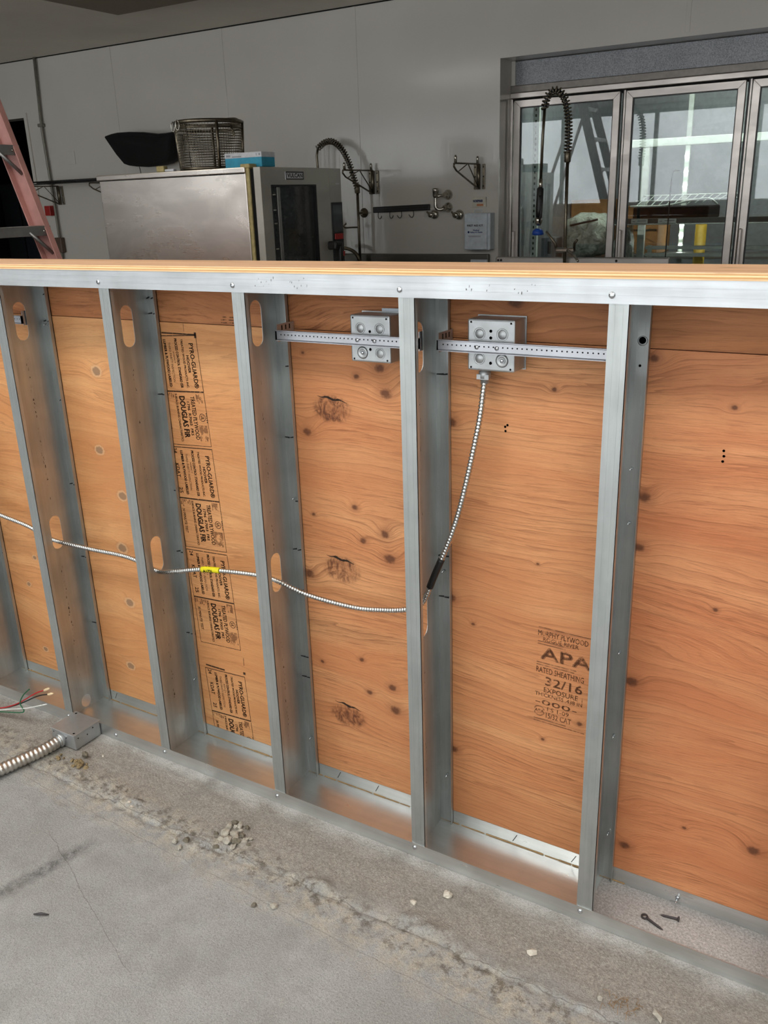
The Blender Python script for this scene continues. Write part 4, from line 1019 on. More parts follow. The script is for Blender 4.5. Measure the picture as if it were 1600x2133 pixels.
# things on the oven
TOPZ = OZ1
fk = thing('fry_basket', (-2.045, 2.775, TOPZ), 'round wire-mesh basket with a bail handle on top of the oven', 'basket')
BC = Vector((-2.045, 2.775, TOPZ+0.004)); BR, BHt = 0.193, 0.258
bm = BM()
for k in range(72):
    a = 2*PI*k/72; d = Vector((math.cos(a), math.sin(a), 0)); add_tube(bm, [BC+d*(BR*.93)+Vector((0, 0, 0.012)), BC+d*BR+Vector((0, 0, BHt))], .0015, 4, False)
for j in range(18):
    z = 0.012+(BHt-0.02)*j/17; rr = BR*(.93+.07*z/BHt); add_tube(bm, [BC+Vector((rr*math.cos(2*PI*k/36), rr*math.sin(2*PI*k/36), z)) for k in range(37)], .0024, 4, False)
for k in range(-9, 10):
    h = math.sqrt(max(0, (BR*.93)**2-(k*.026)**2)); add_tube(bm, [BC+Vector((k*.026, -h, .012)), BC+Vector((k*.026, h, .012))], .0012, 4, False); add_tube(bm, [BC+Vector((-h, k*.026, .012)), BC+Vector((h, k*.026, .012))], .0012, 4, False)
obj('wire_mesh', bm, 'darkchrome', fk, kind='stuff')
for z, r_ in ((BHt, .011), (0.010, .009), (BHt-.03, .004)):
    bm = BM(); rr = BR*(.93+.07*z/BHt); add_tube(bm, [BC+Vector((rr*math.cos(2*PI*k/40), rr*math.sin(2*PI*k/40), z)) for k in range(41)], r_, 6, False); obj('hoop', bm, 'darkchrome', fk)
for a in (-2.55, -0.62, 0.5, 2.2, -1.57):
    bm = BM(); d = Vector((math.cos(a), math.sin(a), 0)); add_tube(bm, [BC+d*BR*.94, BC+d*(BR+.003)+Vector((0, 0, BHt))], .009 if a != -1.57 else .002, 6); obj('upright_strap', bm, 'darkchrome', fk)
bm = BM(); add_tube(bm, spline([BC+Vector((-.10, .15, BHt)), BC+Vector((-.05, .16, BHt+.025)), BC+Vector((0.02, .16, BHt+.032)), BC+Vector((.09, .15, BHt+.025)), BC+Vector((.15, .10, BHt))], .02), .0035, 6); obj('bail_handle', bm, 'darkchrome', fk)
bm = BM(); add_tube(bm, spline([BC+Vector((.185, -.03, BHt-.02)), BC+Vector((.215, -.05, BHt-.045)), BC+Vector((.240, -.06, BHt-.085)), BC+Vector((.225, -.055, BHt-.08)), BC+Vector((.205, -.05, BHt-.03))], .01), .004, 6); obj('side_hook', bm, 'darkchrome', fk)
for x, y in ((-.150, -.125), (-.055, -.190)):
    bm = BM(); c = BC+Vector((x, y-.012, BHt-.018)); add_tube(bm, [c+Vector((.014*math.cos(2*PI*k/12), 0, .026*math.sin(2*PI*k/12))) for k in range(13)], .0035, 5, False); obj('wire_ring', bm, 'chrome', fk)
gb = thing('glove_box', (-1.655, 2.62, TOPZ), 'teal and white carton on top of the oven beside the wire basket', 'box')
M_ = Matrix.Translation((-1.635, 2.62, TOPZ+.001)) @ Matrix.Rotation(0.03, 4, 'Z')
bm = BM(); add_rbox(bm, -.125, .125, -.06, .06, 0.0, .050, .002, M_); obj('carton', bm, 'teal', gb)
bm = BM(); add_rbox(bm, -.126, .126, -.061, .061, .049, .076, .002, M_); obj('carton_lid', bm, 'whitecarton', gb)
bm = BM()
for a, b, c_, d in ((-.115, .056, -.085, .066), (-.075, .054, -.01, .059), (.09, .056, .094, .070), (.108, .058, .118, .068)):
    bm.faces.new([bm.verts.new(M_ @ Vector((x, -.0616, z))) for x, z in ((a, b), (c_, b), (c_, d), (a, d))])
obj('carton_print', bm, 'greyink', gb)
bm = BM(); add_rbox(bm, -2.25, -2.19, 2.520, 2.555, TOPZ, TOPZ+.034, .006); tag(obj('wood_block', bm, 'gasket'), 'small tan block on the oven edge left of the wire basket', 'block')
bm = BM(); add_rbox(bm, -2.17, -2.10, 2.505, 2.53, TOPZ, TOPZ+.014, .004); tag(obj('paper_scrap', bm, 'whitecarton'), 'white scrap on the oven edge under the wire basket', 'paper')

# black hood-like bowl hung on the back wall, above and behind the oven
def wall_bowl():
    out = [(-4.547, 2.056), (-4.47, 2.068), (-4.398, 2.074), (-4.256, 2.071), (-4.091, 2.059), (-3.93, 2.038), (-3.84, 2.038), (-3.759, 2.041), (-3.771, 1.993), (-3.79, 1.94), (-3.809, 1.886), (-3.832, 1.843), (-3.912, 1.814), (-4.0, 1.800), (-4.08, 1.795), (-4.219, 1.805), (-4.302, 1.816), (-4.346, 1.829), (-4.429, 1.91), (-4.5, 1.997)]
    cx, cz = -4.13, 1.94; bm = BM(); rings = []
    for s, d in ((.80, 0.004), (.94, 0.06), (1.0, .20), (.97, .225), (.80, .20), (.45, .17), (.12, .16)):
        rings.append([bm.verts.new((cx+(x-cx)*s, Y1-d, cz+(z-cz)*s)) for x, z in out])
    for a, b in zip(rings, rings[1:]):
        for k in range(len(out)):
            j = (k+1) % len(out); bm.faces.new((a[k], a[j], b[j], b[k])).smooth = True
    bm.faces.new(rings[-1]); bm.faces.new(list(reversed(rings[0])))
    t = thing('black_bowl', (cx, Y1-.15, 1.795), 'black bowl-shaped shell on the back wall, up and left of the wire basket', 'bowl')
    obj('shell', bm, 'blackmatte', t)
    bm = BM(); add_tube(bm, [(x, Y1-.20, z) for x, z in out[:8]], .007, 6); obj('rolled_rim', bm, 'blackplastic', t)
    bm = BM(); add_tube(bm, [(-4.30, Y1-.10, 1.85), (-4.29, Y1-.06, 1.62)], .003, 5); obj('hanging_cord', bm, 'blackplastic', t)
wall_bowl()

# ------------------------------------------------------------------ things fixed to the back wall
cp = thing('pipe_conduit', (-5.54, Y1-.03, 0.0), 'thin painted conduit running up the back wall at the left', 'conduit')
bm = BM(); add_tube(bm, [(-5.535, Y1-.025, .02), (-5.535, Y1-.025, 1.5), (-5.555, Y1-.025, 2.2), (-5.515, Y1-.025, CZ-.002)], .013, 8); obj('pipe', bm, 'pipe', cp)
for x, z in ((-5.556, 2.22), (-5.54, 1.72)):
    bm = BM(); add_rbox(bm, x-.03, x+.03, Y1-.045, Y1-.001, z-.014, z+.014, .004); obj('pipe_clip', bm, 'pipe', cp)
bm = BM(); add_rbox(bm, -5.59, -5.49, Y1-.05, Y1-.001, 1.09, 1.23, .01); obj('outlet_box', bm, plain('brown_box_paint', (92, 72, 60), 0.5), cp)
bm = BM(); add_rbox(bm, -5.66, -5.58, Y1-.05, Y1-.001, 1.43, 1.52, .006); tag(obj('alarm_box', bm, 'red'), 'small red box on the back wall beside the ladder rail', 'box')
bm = BM(); add_rbox(bm, -5.30, -5.19, Y1-.006, Y1-.001, 1.87, 1.985, .002); tag(obj('blank_plate', bm, 'frp'), 'blank grey plate on the wall right of the thin conduit', 'plate')

def shelf_bracket(x, ztop, proj, h, label, pins=True):
    t = thing('shelf_bracket', (x, Y1-.1, ztop-h), label, 'bracket', 'wire shelf brackets on the back wall')
    ya = Y1-proj
    for dx in (-.032, .032):
        bm = BM(); add_rbox(bm, x+dx-.010, x+dx+.010, Y1-.012, Y1-.0005, ztop-h, ztop-.002, .002); obj('wall_plate', bm, 'darkchrome', t)
        for zz in (ztop-.02, ztop-h*.5, ztop-h+.02):
            bm = BM(); add_lathe(bm, [(.006, 0), (.004, .003), (0, .0035)], (x+dx, Y1-.012, zz), (0, -1, 0), 8); obj('bolt', bm, 'blackplastic', t)
    bm = BM(); add_tube(bm, [(x, Y1-.022, ztop-h), (x, Y1-.022, ztop)], .012, 8); obj('post', bm, 'darkchrome', t)
    bm = BM(); add_tube(bm, [(x, Y1-.02, ztop), (x, ya, ztop)], .0055, 6); obj('top_arm', bm, 'darkchrome', t)
    bm = BM(); add_tube(bm, [(x, ya, ztop), (x, ya-.005, ztop-.02), (x, ya+.03, ztop-.045), (x, Y1-.03, ztop-h+.004)], .0065, 6); obj('lower_arm', bm, 'darkchrome', t)
    ym = ya+(proj)*.52
    bm = BM(); add_tube(bm, [(x, ya+.05, ztop-.055), (x, ym, ztop), (x, Y1-.035, ztop-h+.02)], .004, 6); obj('web_wire', bm, 'darkchrome', t)
    if pins:
        for yy in (ya+.02, Y1-.04):
            bm = BM(); add_lathe(bm, [(.010, 0), (.010, .035), (.006, .045), (0, .048)], (x, yy, ztop+.004), (0, 0, 1), 8); obj('support_pin', bm, 'chrome', t)
shelf_bracket(-1.985, 1.682, .42, .165, 'wire shelf bracket on the wall right of the oven, by the coiled sprayer')
shelf_bracket(-1.118, 1.688, .40, .165, 'wire shelf bracket on the wall above the first aid cabinet')
shelf_bracket(-5.455, 1.69, .38, .165, 'wire shelf bracket carrying the left end of the black shelf', False)
shelf_bracket(-4.62, 1.69, .38, .165, 'wire shelf bracket carrying the right end of the black shelf, half hidden by the oven', False)
ws = thing('wire_shelf', (-5.0, 4.30, 1.70), 'black wire shelf on the back wall between the ladder and the oven', 'shelf')
bm = BM()
for k in range(29):
    x = -5.485+k*.0365; add_tube(bm, [(x, 4.08, 1.722), (x, 4.49, 1.722)], .0028, 4)
obj('shelf_wires', bm, 'blackshelf', ws, kind='stuff')
for y in (4.085, 4.28, 4.485):
    bm = BM(); add_tube(bm, [(-5.495, y, 1.716), (-4.43, y, 1.716)], .005, 5); obj('shelf_rod', bm, 'blackshelf', ws)
bm = BM(); add_tube(bm, [(-5.495, 4.085, 1.698), (-4.43, 4.085, 1.698)], .005, 5); obj('shelf_rod', bm, 'blackshelf', ws)
bm = BM(); add_tube(bm, [v for k in range(27) for v in ((-5.485+k*.039, 4.085, 1.716), (-5.465+k*.039, 4.085, 1.698))], .002, 4); obj('truss_wire', bm, 'blackshelf', ws)

rk = thing('hook_rack', (-1.75, Y1-.02, 1.38), 'black magnetic tool strip with four hanging hooks, tilted on the wall', 'rack')
A_, B_ = Vector((-1.992, Y1-.012, 1.404)), Vector((-1.512, Y1-.012, 1.414))
M_ = Matrix.Translation((A_+B_)/2) @ Matrix.Rotation(-math.atan2(B_.z-A_.z, B_.x-A_.x), 4, 'Y')
L_ = (B_-A_).length/2
bm = BM(); add_rbox(bm, -L_, L_, -.012, .0115, -.021, .021, .004, M_); obj('strip', bm, 'blackplastic', rk)
for zz in (-.010, .008):
    bm = BM(); add_box(bm, -L_+.01, L_-.01, -.0135, -.0115, zz-.0015, zz+.0015, M_); obj('strip_groove', bm, 'darkink', rk)
for u, s in ((-.82, 1), (-.40, 1), (0.02, -1), (.44, -1)):
    x = u*L_; bm = BM(); add_tube(bm, spline([M_ @ Vector(p) for p in ((x, -.006, -.02), (x, -.008, -.052), (x+s*.012, -.010, -.066), (x+s*.026, -.012, -.058), (x+s*.034, -.014, -.044))], .006), .0026, 6); obj('hook', bm, 'blackplastic', rk)

def valve(x, z, r, label, dial=True):
    t = thing('chrome_valve', (x, Y1-.03, z-r), label, 'valve', 'chrome valves on the back wall')
    bm = BM(); add_lathe(bm, [(r, 0), (r*.98, .006), (r*.8, .016), (r*.55, .022)], (x, Y1-.0005, z), (0, -1, 0), 18); obj('flange', bm, 'chrome', t)
    bm = BM(); add_lathe(bm, [(r*.5, 0), (r*.5, .03), (r*.62, .034), (r*.58, .052), (r*.2, .058)], (x, Y1-.02, z), (0, -1, 0), 14); obj('stem', bm, 'chrome', t)
    bm = BM(); M2 = Matrix.Translation((x, Y1-.078, z)) @ Matrix.Rotation(.8, 4, 'Y'); add_rbox(bm, -r*.95, r*.3, -.008, .006, -.006, .006, .003, M2); obj('lever', bm, 'darkchrome', t)
    return t
valve(-1.478, 1.362, .034, 'chrome valve with a lever at the right end of the black tool strip')
valve(-1.278, 1.356, .036, 'chrome valve with a lever left of the first aid cabinet')
vp = thing('vacuum_breaker', (-1.40, Y1-.03, 1.40), 'chrome pipe fitting with two round wall flanges above the valves', 'pipe fitting')
for z in (1.494, 1.408):
    bm = BM(); add_lathe(bm, [(.036, 0), (.035, .006), (.026, .020), (.018, .03), (.018, .06)], (-1.368, Y1-.0005, z), (0, -1, 0), 16); obj('wall_flange', bm, 'chrome', vp)
bm = BM(); add_tube(bm, spline([(-1.372, Y1-.055, 1.404), (-1.40, Y1-.07, 1.395), (-1.425, Y1-.08, 1.41), (-1.428, Y1-.08, 1.44), (-1.428, Y1-.08, 1.49)], .01), .013, 10); obj('elbow_pipe', bm, 'chrome', vp)
bm = BM(); add_lathe(bm, [(.013, 0), (.021, .012), (.021, .040), (.023, .042), (.023, .062), (.018, .066)], (-1.428, Y1-.08, 1.475), (0, 0, 1), 14); obj('breaker_cap', bm, 'chrome', vp)
bm = BM(); add_tube(bm, [(-1.428, Y1-.08, 1.48), (-1.40, Y1-.06, 1.49), (-1.368, Y1-.04, 1.494)], .011, 8); obj('link_pipe', bm, 'chrome', vp)

wl = thing('soap_label_plate', (-1.12, Y1-.01, 1.40), 'small cream notice with blue print above the first aid cabinet', 'sign')
bm = BM(); add_rbox(bm, -1.175, -1.066, Y1-.012, Y1-.0005, 1.405, 1.472, .003); obj('plate', bm, 'label', wl)
bm = BM(); put_text(bm, 'NORMAR', (-1.165, Y1-.0135, 1.437), (1, 0, 0), (0, 0, 1), .075, .016, .002); obj('blue_lettering', bm, 'blueink', wl)
bm = BM(); put_quad(bm, (0, Y1-.0135, 0), (1, 0, 0), (0, 0, 1), -1.135, 1.412, -1.085, 1.426); obj('orange_band', bm, 'orangeink', wl)

fa = thing('first_aid_cabinet', (-1.105, Y1-.05, 1.12), 'white metal first aid kit cabinet on the back wall', 'cabinet')
bm = BM(); add_rbox(bm, -1.192, -1.000, Y1-.080, Y1-.0005, 1.118, 1.366, .006); obj('cabinet_body', bm, 'whitepaint', fa)
bm = BM(); add_rbox(bm, -1.195, -1.020, Y1-.094, Y1-.079, 1.120, 1.362, .006); dr = obj('cabinet_door', bm, 'whitepaint', fa)
bm = BM(); add_tube(bm, spline([(-1.13, Y1-.05, 1.366), (-1.13, Y1-.05, 1.385), (-1.08, Y1-.05, 1.385), (-1.08, Y1-.05, 1.366)], .01), .003, 5); obj('carry_handle', bm, 'whitepaint', fa)
YF = Y1-.0950
bm = BM(); put_text(bm, 'FIRST AID KIT', (-1.172, YF, 1.277), (1, 0, 0), (0, 0, 1), .122, .0125, .0012); obj('black_lettering', bm, 'darkink', dr)
bm = BM(); put_text(bm, 'Medical', (-1.125, YF, 1.247), (1, 0, 0), (0, 0, 1), .045, .010, .0012); put_text(bm, 'Safety & Health', (-1.147, YF, 1.232), (1, 0, 0), (0, 0, 1), .094, .011, .0012)
add_lathe(bm, [(.0075, 0), (.0075, .0004), (.0055, .0004), (.0055, 0)], (-1.160, YF, 1.240), (0, -1, 0), 12); obj('blue_lettering', bm, 'blueink', dr)
bm = BM()
for k in range(2): put_quad(bm, (0, YF, 0), (1, 0, 0), (0, 0, 1), -1.165+k*.008, 1.213-k*.007, -1.065, 1.2165-k*.007)
obj('small_print', bm, 'greyink', dr)

# back sink with splash, and the sprayer standing at it
sk = thing('sink_counter', (-1.9, 4.2, 0.0), 'long dark stainless sink counter against the back wall', 'sink')
bm = BM(); add_rbox(bm, -3.2, -1.03, 4.454, 4.488, .90, 1.088, .006); obj('back_splash', bm, 'sinksteel', sk)
bm = BM(); add_rbox(bm, -3.2, -1.03, 3.78, 4.453, .86, .91, .006); obj('counter_top', bm, 'sinksteel', sk)
bm = BM(); add_box(bm, -2.3, -1.5, 3.85, 4.3, .62, .859); obj('basin', bm, 'sinksteel', sk)
for x in (-3.1, -1.12):
    for y in (3.85, 4.40):
        bm = BM(); add_tube(bm, [(x, y, 0), (x, y, .861)], .02, 8); obj('leg', bm, 'stainless', sk)
bm = BM(); add_rbox(bm, -1.16, -1.03, 4.435, 4.4535, .95, 1.052, .003); obj('end_patch', bm, 'whitepaint', sk)

def sprayer(base, riser_top, arc, hang, name_label, wall=None, spray=True, mat='darkchrome'):
    t = thing('rinse_sprayer', base, name_label, 'faucet', 'pre-rinse sprayers')
    bm = BM(); add_lathe(bm, [(.03, 0), (.03, .012), (.018, .03), (.018, .07)], base, (0, 0, 1), 12); obj('base', bm, 'chrome', t)
    bm = BM(); add_tube(bm, [base, riser_top], .0105, 8); obj('riser', bm, 'darkchrome', t)
    bm = BM(); add_lathe(bm, [(.016, -.05), (.020, -.045), (.020, .0), (.014, .012)], riser_top, (0, 0, 1), 10); obj('collar', bm, 'darkchrome', t)
    bm = BM(); add_tube(bm, spline(arc, .015), .009, 8); obj('hose', bm, 'blackplastic', t)
    bm = BM(); add_helix(bm, arc, .020, .019, .0048, 5, 10); obj('spring', bm, mat, t)
    bm = BM(); add_tube(bm, hang, .009, 8); obj('drop_hose', bm, 'darkchrome', t)
    return t
sp = sprayer((-2.075, 4.40, .9105), (-2.075, 4.40, 1.575), [(-2.075, 4.40, 1.56), (-2.095, 4.39, 1.636), (-2.120, 4.385, 1.72), (-2.161, 4.38, 1.806), (-2.215, 4.38, 1.866), (-2.275, 4.38, 1.895), (-2.34, 4.38, 1.888), (-2.40, 4.38, 1.853)], [(-2.40, 4.38, 1.855), (-2.412, 4.38, 1.80), (-2.410, 4.38, 1.70), (-2.40, 4.36, 1.50), (-2.38, 4.34, 1.30)], 'coiled-spring rinse sprayer arching up behind the oven')
bm = BM(); add_tube(bm, [(-2.075, 4.40, 1.385), (-2.085, 4.498, 1.385)], .008, 8); add_lathe(bm, [(.036, 0), (.034, .008), (.018, .02), (.014, .04)], (-2.085, 4.4995, 1.385), (0, -1, 0), 14); obj('wall_support', bm, 'darkchrome', sp)
bm = BM(); add_tube(bm, spline([(-2.075, 4.40, 1.285), (-2.12, 4.375, 1.285), (-2.165, 4.35, 1.285), (-2.175, 4.345, 1.30), (-2.155, 4.355, 1.315)], .01), .006, 6); obj('hose_hook', bm, 'darkchrome', sp)
bm = BM(); add_tube(bm, spline([(-2.075, 4.40, .98), (-2.075, 4.38, 1.06), (-2.11, 4.37, 1.11), (-2.18, 4.36, 1.135), (-2.28, 4.34, 1.135)], .015), .014, 8); obj('swing_spout', bm, 'darkchrome', sp)
bm = BM(); add_lathe(bm, [(.010, 0), (.020, -.02), (.020, -.16), (.012, -.18)], (-2.38, 4.34, 1.30), (0, 0, 1), 10); obj('spray_grip', bm, 'blackplastic', sp)

# island sink in front of the cooler, with its own sprayer
FX, FY = -0.262, 3.90
isk = thing('island_sink', (-.2, 3.55, 0.0), 'stainless sink in front of the glass cooler doors, only its splash edge showing', 'sink')
bm = BM(); add_rbox(bm, -.74, .36, 3.930, 3.965, .88, 1.105, .008); obj('back_splash', bm, 'stainless', isk)
bm = BM(); add_rbox(bm, -.74, .36, 3.22, 3.931, .86, .90, .008); obj('counter_top', bm, 'stainless', isk)
bm = BM(); add_box(bm, -.55, .15, 3.30, 3.80, .55, .861); obj('basin', bm, 'stainless', isk)
for x in (-.68, .30):
    for y in (3.28, 3.90):
        bm = BM(); add_tube(bm, [(x, y, 0), (x, y, .862)], .02, 8); obj('leg', bm, 'stainless', isk)
for x in (-.72, -.70, .05):
    bm = BM(); add_lathe(bm, [(.008, 0), (.006, .006), (0, .007)], (x, 3.930, 1.085), (0, -1, 0), 8); obj('bolt', bm, 'blackplastic', isk)
sp2 = sprayer((FX, FY, .9005), (FX-.006, FY, 1.70), [(FX-.006, FY, 1.70), (FX-.004, FY, 1.80), (FX-.010, FY, 1.90), (FX-.030, FY, 1.985), (FX-.065, FY, 2.035), (FX-.105, FY, 2.045), (FX-.140, FY, 2.020), (FX-.155, FY, 1.975), (FX-.158, FY, 1.945)], [(FX-.158, FY, 1.95), (FX-.165, FY, 1.80), (FX-.170, FY, 1.56)], 'tall coiled-spring rinse sprayer standing in front of the glass cooler doors')
bm = BM(); add_lathe(bm, [(.012, 0), (.013, -.045), (.010, -.05)], (FX-.170, FY, 1.565), (0, 0, 1), 10); obj('ferrule', bm, 'chrome', sp2)
bm = BM(); add_lathe(bm, [(.013, 0), (.021, -.01), (.022, -.14), (.018, -.18)], (FX-.171, FY, 1.518), (.03, 0, 1), 12); obj('spray_grip', bm, 'blackplastic', sp2)
bm = BM(); add_lathe(bm, [(.016, 0), (.024, -.015), (.020, -.035), (.012, -.05)], (FX-.178, FY, 1.345), (0, 0, 1), 12); obj('spray_valve', bm, 'chrome', sp2)
bm = BM(); add_lathe(bm, [(.016, 0), (.032, -.012), (.038, -.035), (.026, -.04)], (FX-.180, FY, 1.278), (0, 0, 1), 14); o = obj('spray_head', bm, 'bluetrim', sp2); o['label'] = 'blue rubber spray head'
bm = BM(); add_tube(bm, spline([(FX-.165, FY-.02, 1.47), (FX-.150, FY-.03, 1.40), (FX-.158, FY-.03, 1.33), (FX-.168, FY-.015, 1.30)], .02), .006, 6); obj('squeeze_lever', bm, 'blackplastic', sp2)
bm = BM(); add_rbox(bm, FX-.06, FX+.06, FY-.02, FY+.02, 1.135, 1.165, .01); obj('mixing_body', bm, 'chrome', sp2)
for s in (-1, 1):
    bm = BM(); add_tube(bm, [(FX+s*.055, FY, 1.15), (FX+s*.062, FY-.01, 1.19), (FX+s*(.115 if s < 0 else .085), FY-.03, 1.262 if s < 0 else 1.21)], [.010, .009, .007], 8); obj('lever_handle', bm, 'darkchrome', sp2)
bm = BM(); add_tube(bm, spline([(FX+.02, FY-.02, 1.15), (FX+.08, FY-.06, 1.12), (FX+.12, FY-.10, 1.09)], .02), .007, 6); obj('spout', bm, 'chrome', sp2)

# ------------------------------------------------------------------ walk-in cooler with glass doors
PYC = 4.70
bm = BM()                                     # insulated box behind the wall opening
add_box(bm, RX0-.06, RX0, Y1+.2, 7.2, 0, CZ); add_box(bm, RX1, RX1+.06, Y1+.2, 7.2, 0, CZ); add_box(bm, RX0, RX1, 7.14, 7.2, 0, CZ); add_box(bm, RX0-.06, RX1+.06, Y1+.2, 7.2, 2.42, 2.48)
struct('wall_cooler', bm, 'coolerwall', label='pale liner walls inside the glass-door cooler')
bm = BM(); bezel(bm, rect(RX0+.001, RZ0, RX1-.001, RZ1), rect(RX0+.010, RZ0+.04, RX1-.04, RZ1-.022), Y1-.002, PYC+.02, lambda p, q, d: Vector((p, d, q)))
struct('trim_2', bm, 'frp')
cf = thing('display_cooler', (.6, PYC, RZ0), 'grey metal front of the walk-in cooler holding the glass doors', 'cooler')
bm = BM(); add_rbox(bm, RX0+.012, RX1-.04, PYC-.012, PYC+.03, 2.178, 2.332, .004); o = obj('header_panel', bm, 'header', cf); o['label'] = 'spangled galvanized header panel'
bm = BM(); add_rbox(bm, RX0+.012, RX0+.040, PYC-.020, PYC-.010, 2.178, 2.332, .002); obj('header_end', bm, 'frp', cf)
bm = BM(); add_rbox(bm, RX0+.008, RX1-.04, PYC-.026, PYC+.03, 2.134, 2.180, .004); obj('header_rail', bm, plain('grey_rail_paint', (128, 122, 116), .4, .5), cf)
bm = BM(); add_rbox(bm, RX0+.008, RX1-.04, PYC-.030, PYC+.03, 2.098, 2.134, .004); obj('frame_top', bm, 'doorframe', cf)
bm = BM(); add_rbox(bm, RX0+.008, RX0+.030, PYC-.030, PYC+.03, RZ0+.04, 2.098, .004); obj('frame_side', bm, 'doorframe', cf)
DP = [(-.942, -.207), (-.167, .560), (.600, 1.327), (1.367, 2.094)]
for a, b in DP[:-1]:
    bm = BM(); add_rbox(bm, b+.006, b+.034, PYC+.012, PYC+.045, RZ0+.04, 2.098, .003); obj('mullion', bm, 'blackplastic', cf)
    bm = BM(); add_rbox(bm, b+.022, b+.034, PYC-.02, PYC+.012, RZ0+.04, 2.092, .002); obj('mullion_bead', bm, 'doorframe', cf)
bm = BM(); add_box(bm, RX0+.03, RX1-.04, PYC+.020, PYC+.03, 2.080, 2.098); obj('shadow_strip', bm, 'hole', cf)
names = ['leftmost glass cooler door, behind the tall rinse sprayer', 'middle glass cooler door with the white shelf edge behind it', 'glass cooler door cut off by the right edge of the view', 'glass cooler door out past the right edge of the view']
DT, DB, FWD = 2.086, 0.22, 0.044
for (a, b), lab in zip(DP, names):
    t = thing('cooler_door', ((a+b)/2, PYC, DB), lab, 'door', 'glass doors of the cooler')
    y0, y1 = PYC-.028, PYC+.008
    # mitred frame: four separate rails
    for nm, pl in (('top_rail', [(a, DT), (b, DT), (b-FWD, DT-FWD), (a+FWD, DT-FWD)]), ('bottom_rail', [(a, DB), (b, DB), (b-FWD, DB+FWD), (a+FWD, DB+FWD)]),
                   ('side_rail', [(a, DB), (a, DT), (a+FWD, DT-FWD), (a+FWD, DB+FWD)]), ('side_rail', [(b, DB), (b, DT), (b-FWD, DT-FWD), (b-FWD, DB+FWD)])):
        bm = BM(); A = [bm.verts.new((x, y0, z)) for x, z in pl]; B = [bm.verts.new((x, y1, z)) for x, z in pl]
        bm.faces.new(A); bm.faces.new(list(reversed(B)))
        for i in range(4): j = (i+1) % 4; bm.faces.new((A[j], A[i], B[i], B[j]))
        bmesh.ops.recalc_face_normals(bm, faces=bm.faces); bmesh.ops.bevel(bm, geom=list(bm.edges), offset=.0015, segments=1, affect='EDGES')
        obj(nm, bm, 'doorframe', t)
    bm = BM(); bezel(bm, rect(a+FWD-.001, DB+FWD-.001, b-FWD+.001, DT-FWD+.001), rect(a+FWD+.006, DB+FWD+.006, b-FWD-.006, DT-FWD-.006), PYC-.018, PYC-.006, lambda p, q, d: Vector((p, d, q))); obj('glazing_gasket', bm, 'blackplastic', t)
    bm = BM(); add_box(bm, a+FWD, b-FWD, PYC-.012, PYC-.008, DB+FWD, DT-FWD); obj('pane', bm, 'coolerglass', t)
    bm = BM(); add_rbox(bm, a+.004, a+.024, y0-.030, y0, 1.00, 1.235, .006); obj('pull_handle', bm, 'doorframe', t)

# inside the cooler
def upright(x, y, label):
    t = thing('slotted_upright', (x, y, 0), label, 'post', 'slotted uprights in the cooler')
    bm = BM(); add_box(bm, x-.022, x+.022, y-.002, y+.002, 0, 2.40); add_box(bm, x+.018, x+.022, y, y+.03, 0, 2.40); obj('angle', bm, 'whiteshelf', t)
    bm = BM()
    for k in range(60): add_rbox(bm, x-.008, x+.004, y-.003, y-.0015, .06+k*.038, .078+k*.038, .0004, None, 1)
    obj('slots', bm, plain('slot_shadow', (70, 78, 66), .8), t, kind='stuff')
upright(-.90, 4.98, 'white slotted upright just inside the leftmost cooler door')
fr = thing('white_frame', (.2, 5.68, 0), 'white painted shelf frame across the middle cooler door', 'shelf frame')
bm = BM(); add_rbox(bm, -.42, 2.2, 5.66, 5.71, 1.784, 1.840, .004); obj('top_beam', bm, 'whiteshelf', fr)
for x in (-.29, .95):
    bm = BM(); add_rbox(bm, x-.026, x+.026, 5.665, 5.705, 0, 1.785, .003); obj('leg', bm, 'whiteshelf', fr)
sh = thing('price_shelf', (.2, 5.3, 1.24), 'shelf with a label rail and white price tags behind the middle cooler door', 'shelf')
bm = BM(); add_rbox(bm, -.37, 2.2, 5.17, 5.62, 1.262, 1.276, .002); obj('shelf_board', bm, 'blackplastic', sh)
bm = BM(); add_rbox(bm, -.37, 2.2, 5.150, 5.170, 1.250, 1.290, .003); obj('label_rail', bm, plain('dark_label_rail', (66, 70, 68), .4, .4), sh)
bm = BM(); add_rbox(bm, -.37, 2.2, 5.146, 5.172, 1.246, 1.2535, .002); obj('rail_edge', bm, 'whiteshelf', sh)
for x0, x1 in ((-.222, -.105), (-.030, .095)):
    bm = BM(); add_box(bm, x0, x1, 5.1465, 5.150, 1.256, 1.286); p_ = obj('price_tag', bm, 'whiteshelf', sh)
    bm = BM(); put_quad(bm, (0, 5.146, 0), (1, 0, 0), (0, 0, 1), x0+.01, 1.266, x0+.03, 1.272); put_quad(bm, (0, 5.146, 0), (1, 0, 0), (0, 0, 1), x0+.045, 1.270, x1-.01, 1.276); obj('tag_print', bm, 'greyink', p_)
for x in (-.35, 1.0, 2.15):
    bm = BM(); add_rbox(bm, x-.015, x+.015, 5.58, 5.62, 0, 1.263, .002); obj('leg', bm, 'darkchrome', sh)
bm = BM(); add_rbox(bm, -.23, .30, 5.20, 5.58, 1.2765, 1.365, .012); tag(obj('black_tray', bm, 'blackmatte'), 'black tray on the label-rail shelf, under the white wire rack', 'tray')
wr = thing('wire_rack', (.1, 5.35, 1.366), 'white wire rack resting on the black tray inside the cooler', 'rack')
bm = BM(); add_tube(bm, spline([(-.25, 5.20, 1.372), (0, 5.20, 1.374), (.20, 5.20, 1.408), (.30, 5.20, 1.412), (.36, 5.20, 1.37)], .02), .006, 6); obj('front_wire', bm, 'whiteshelf', wr)
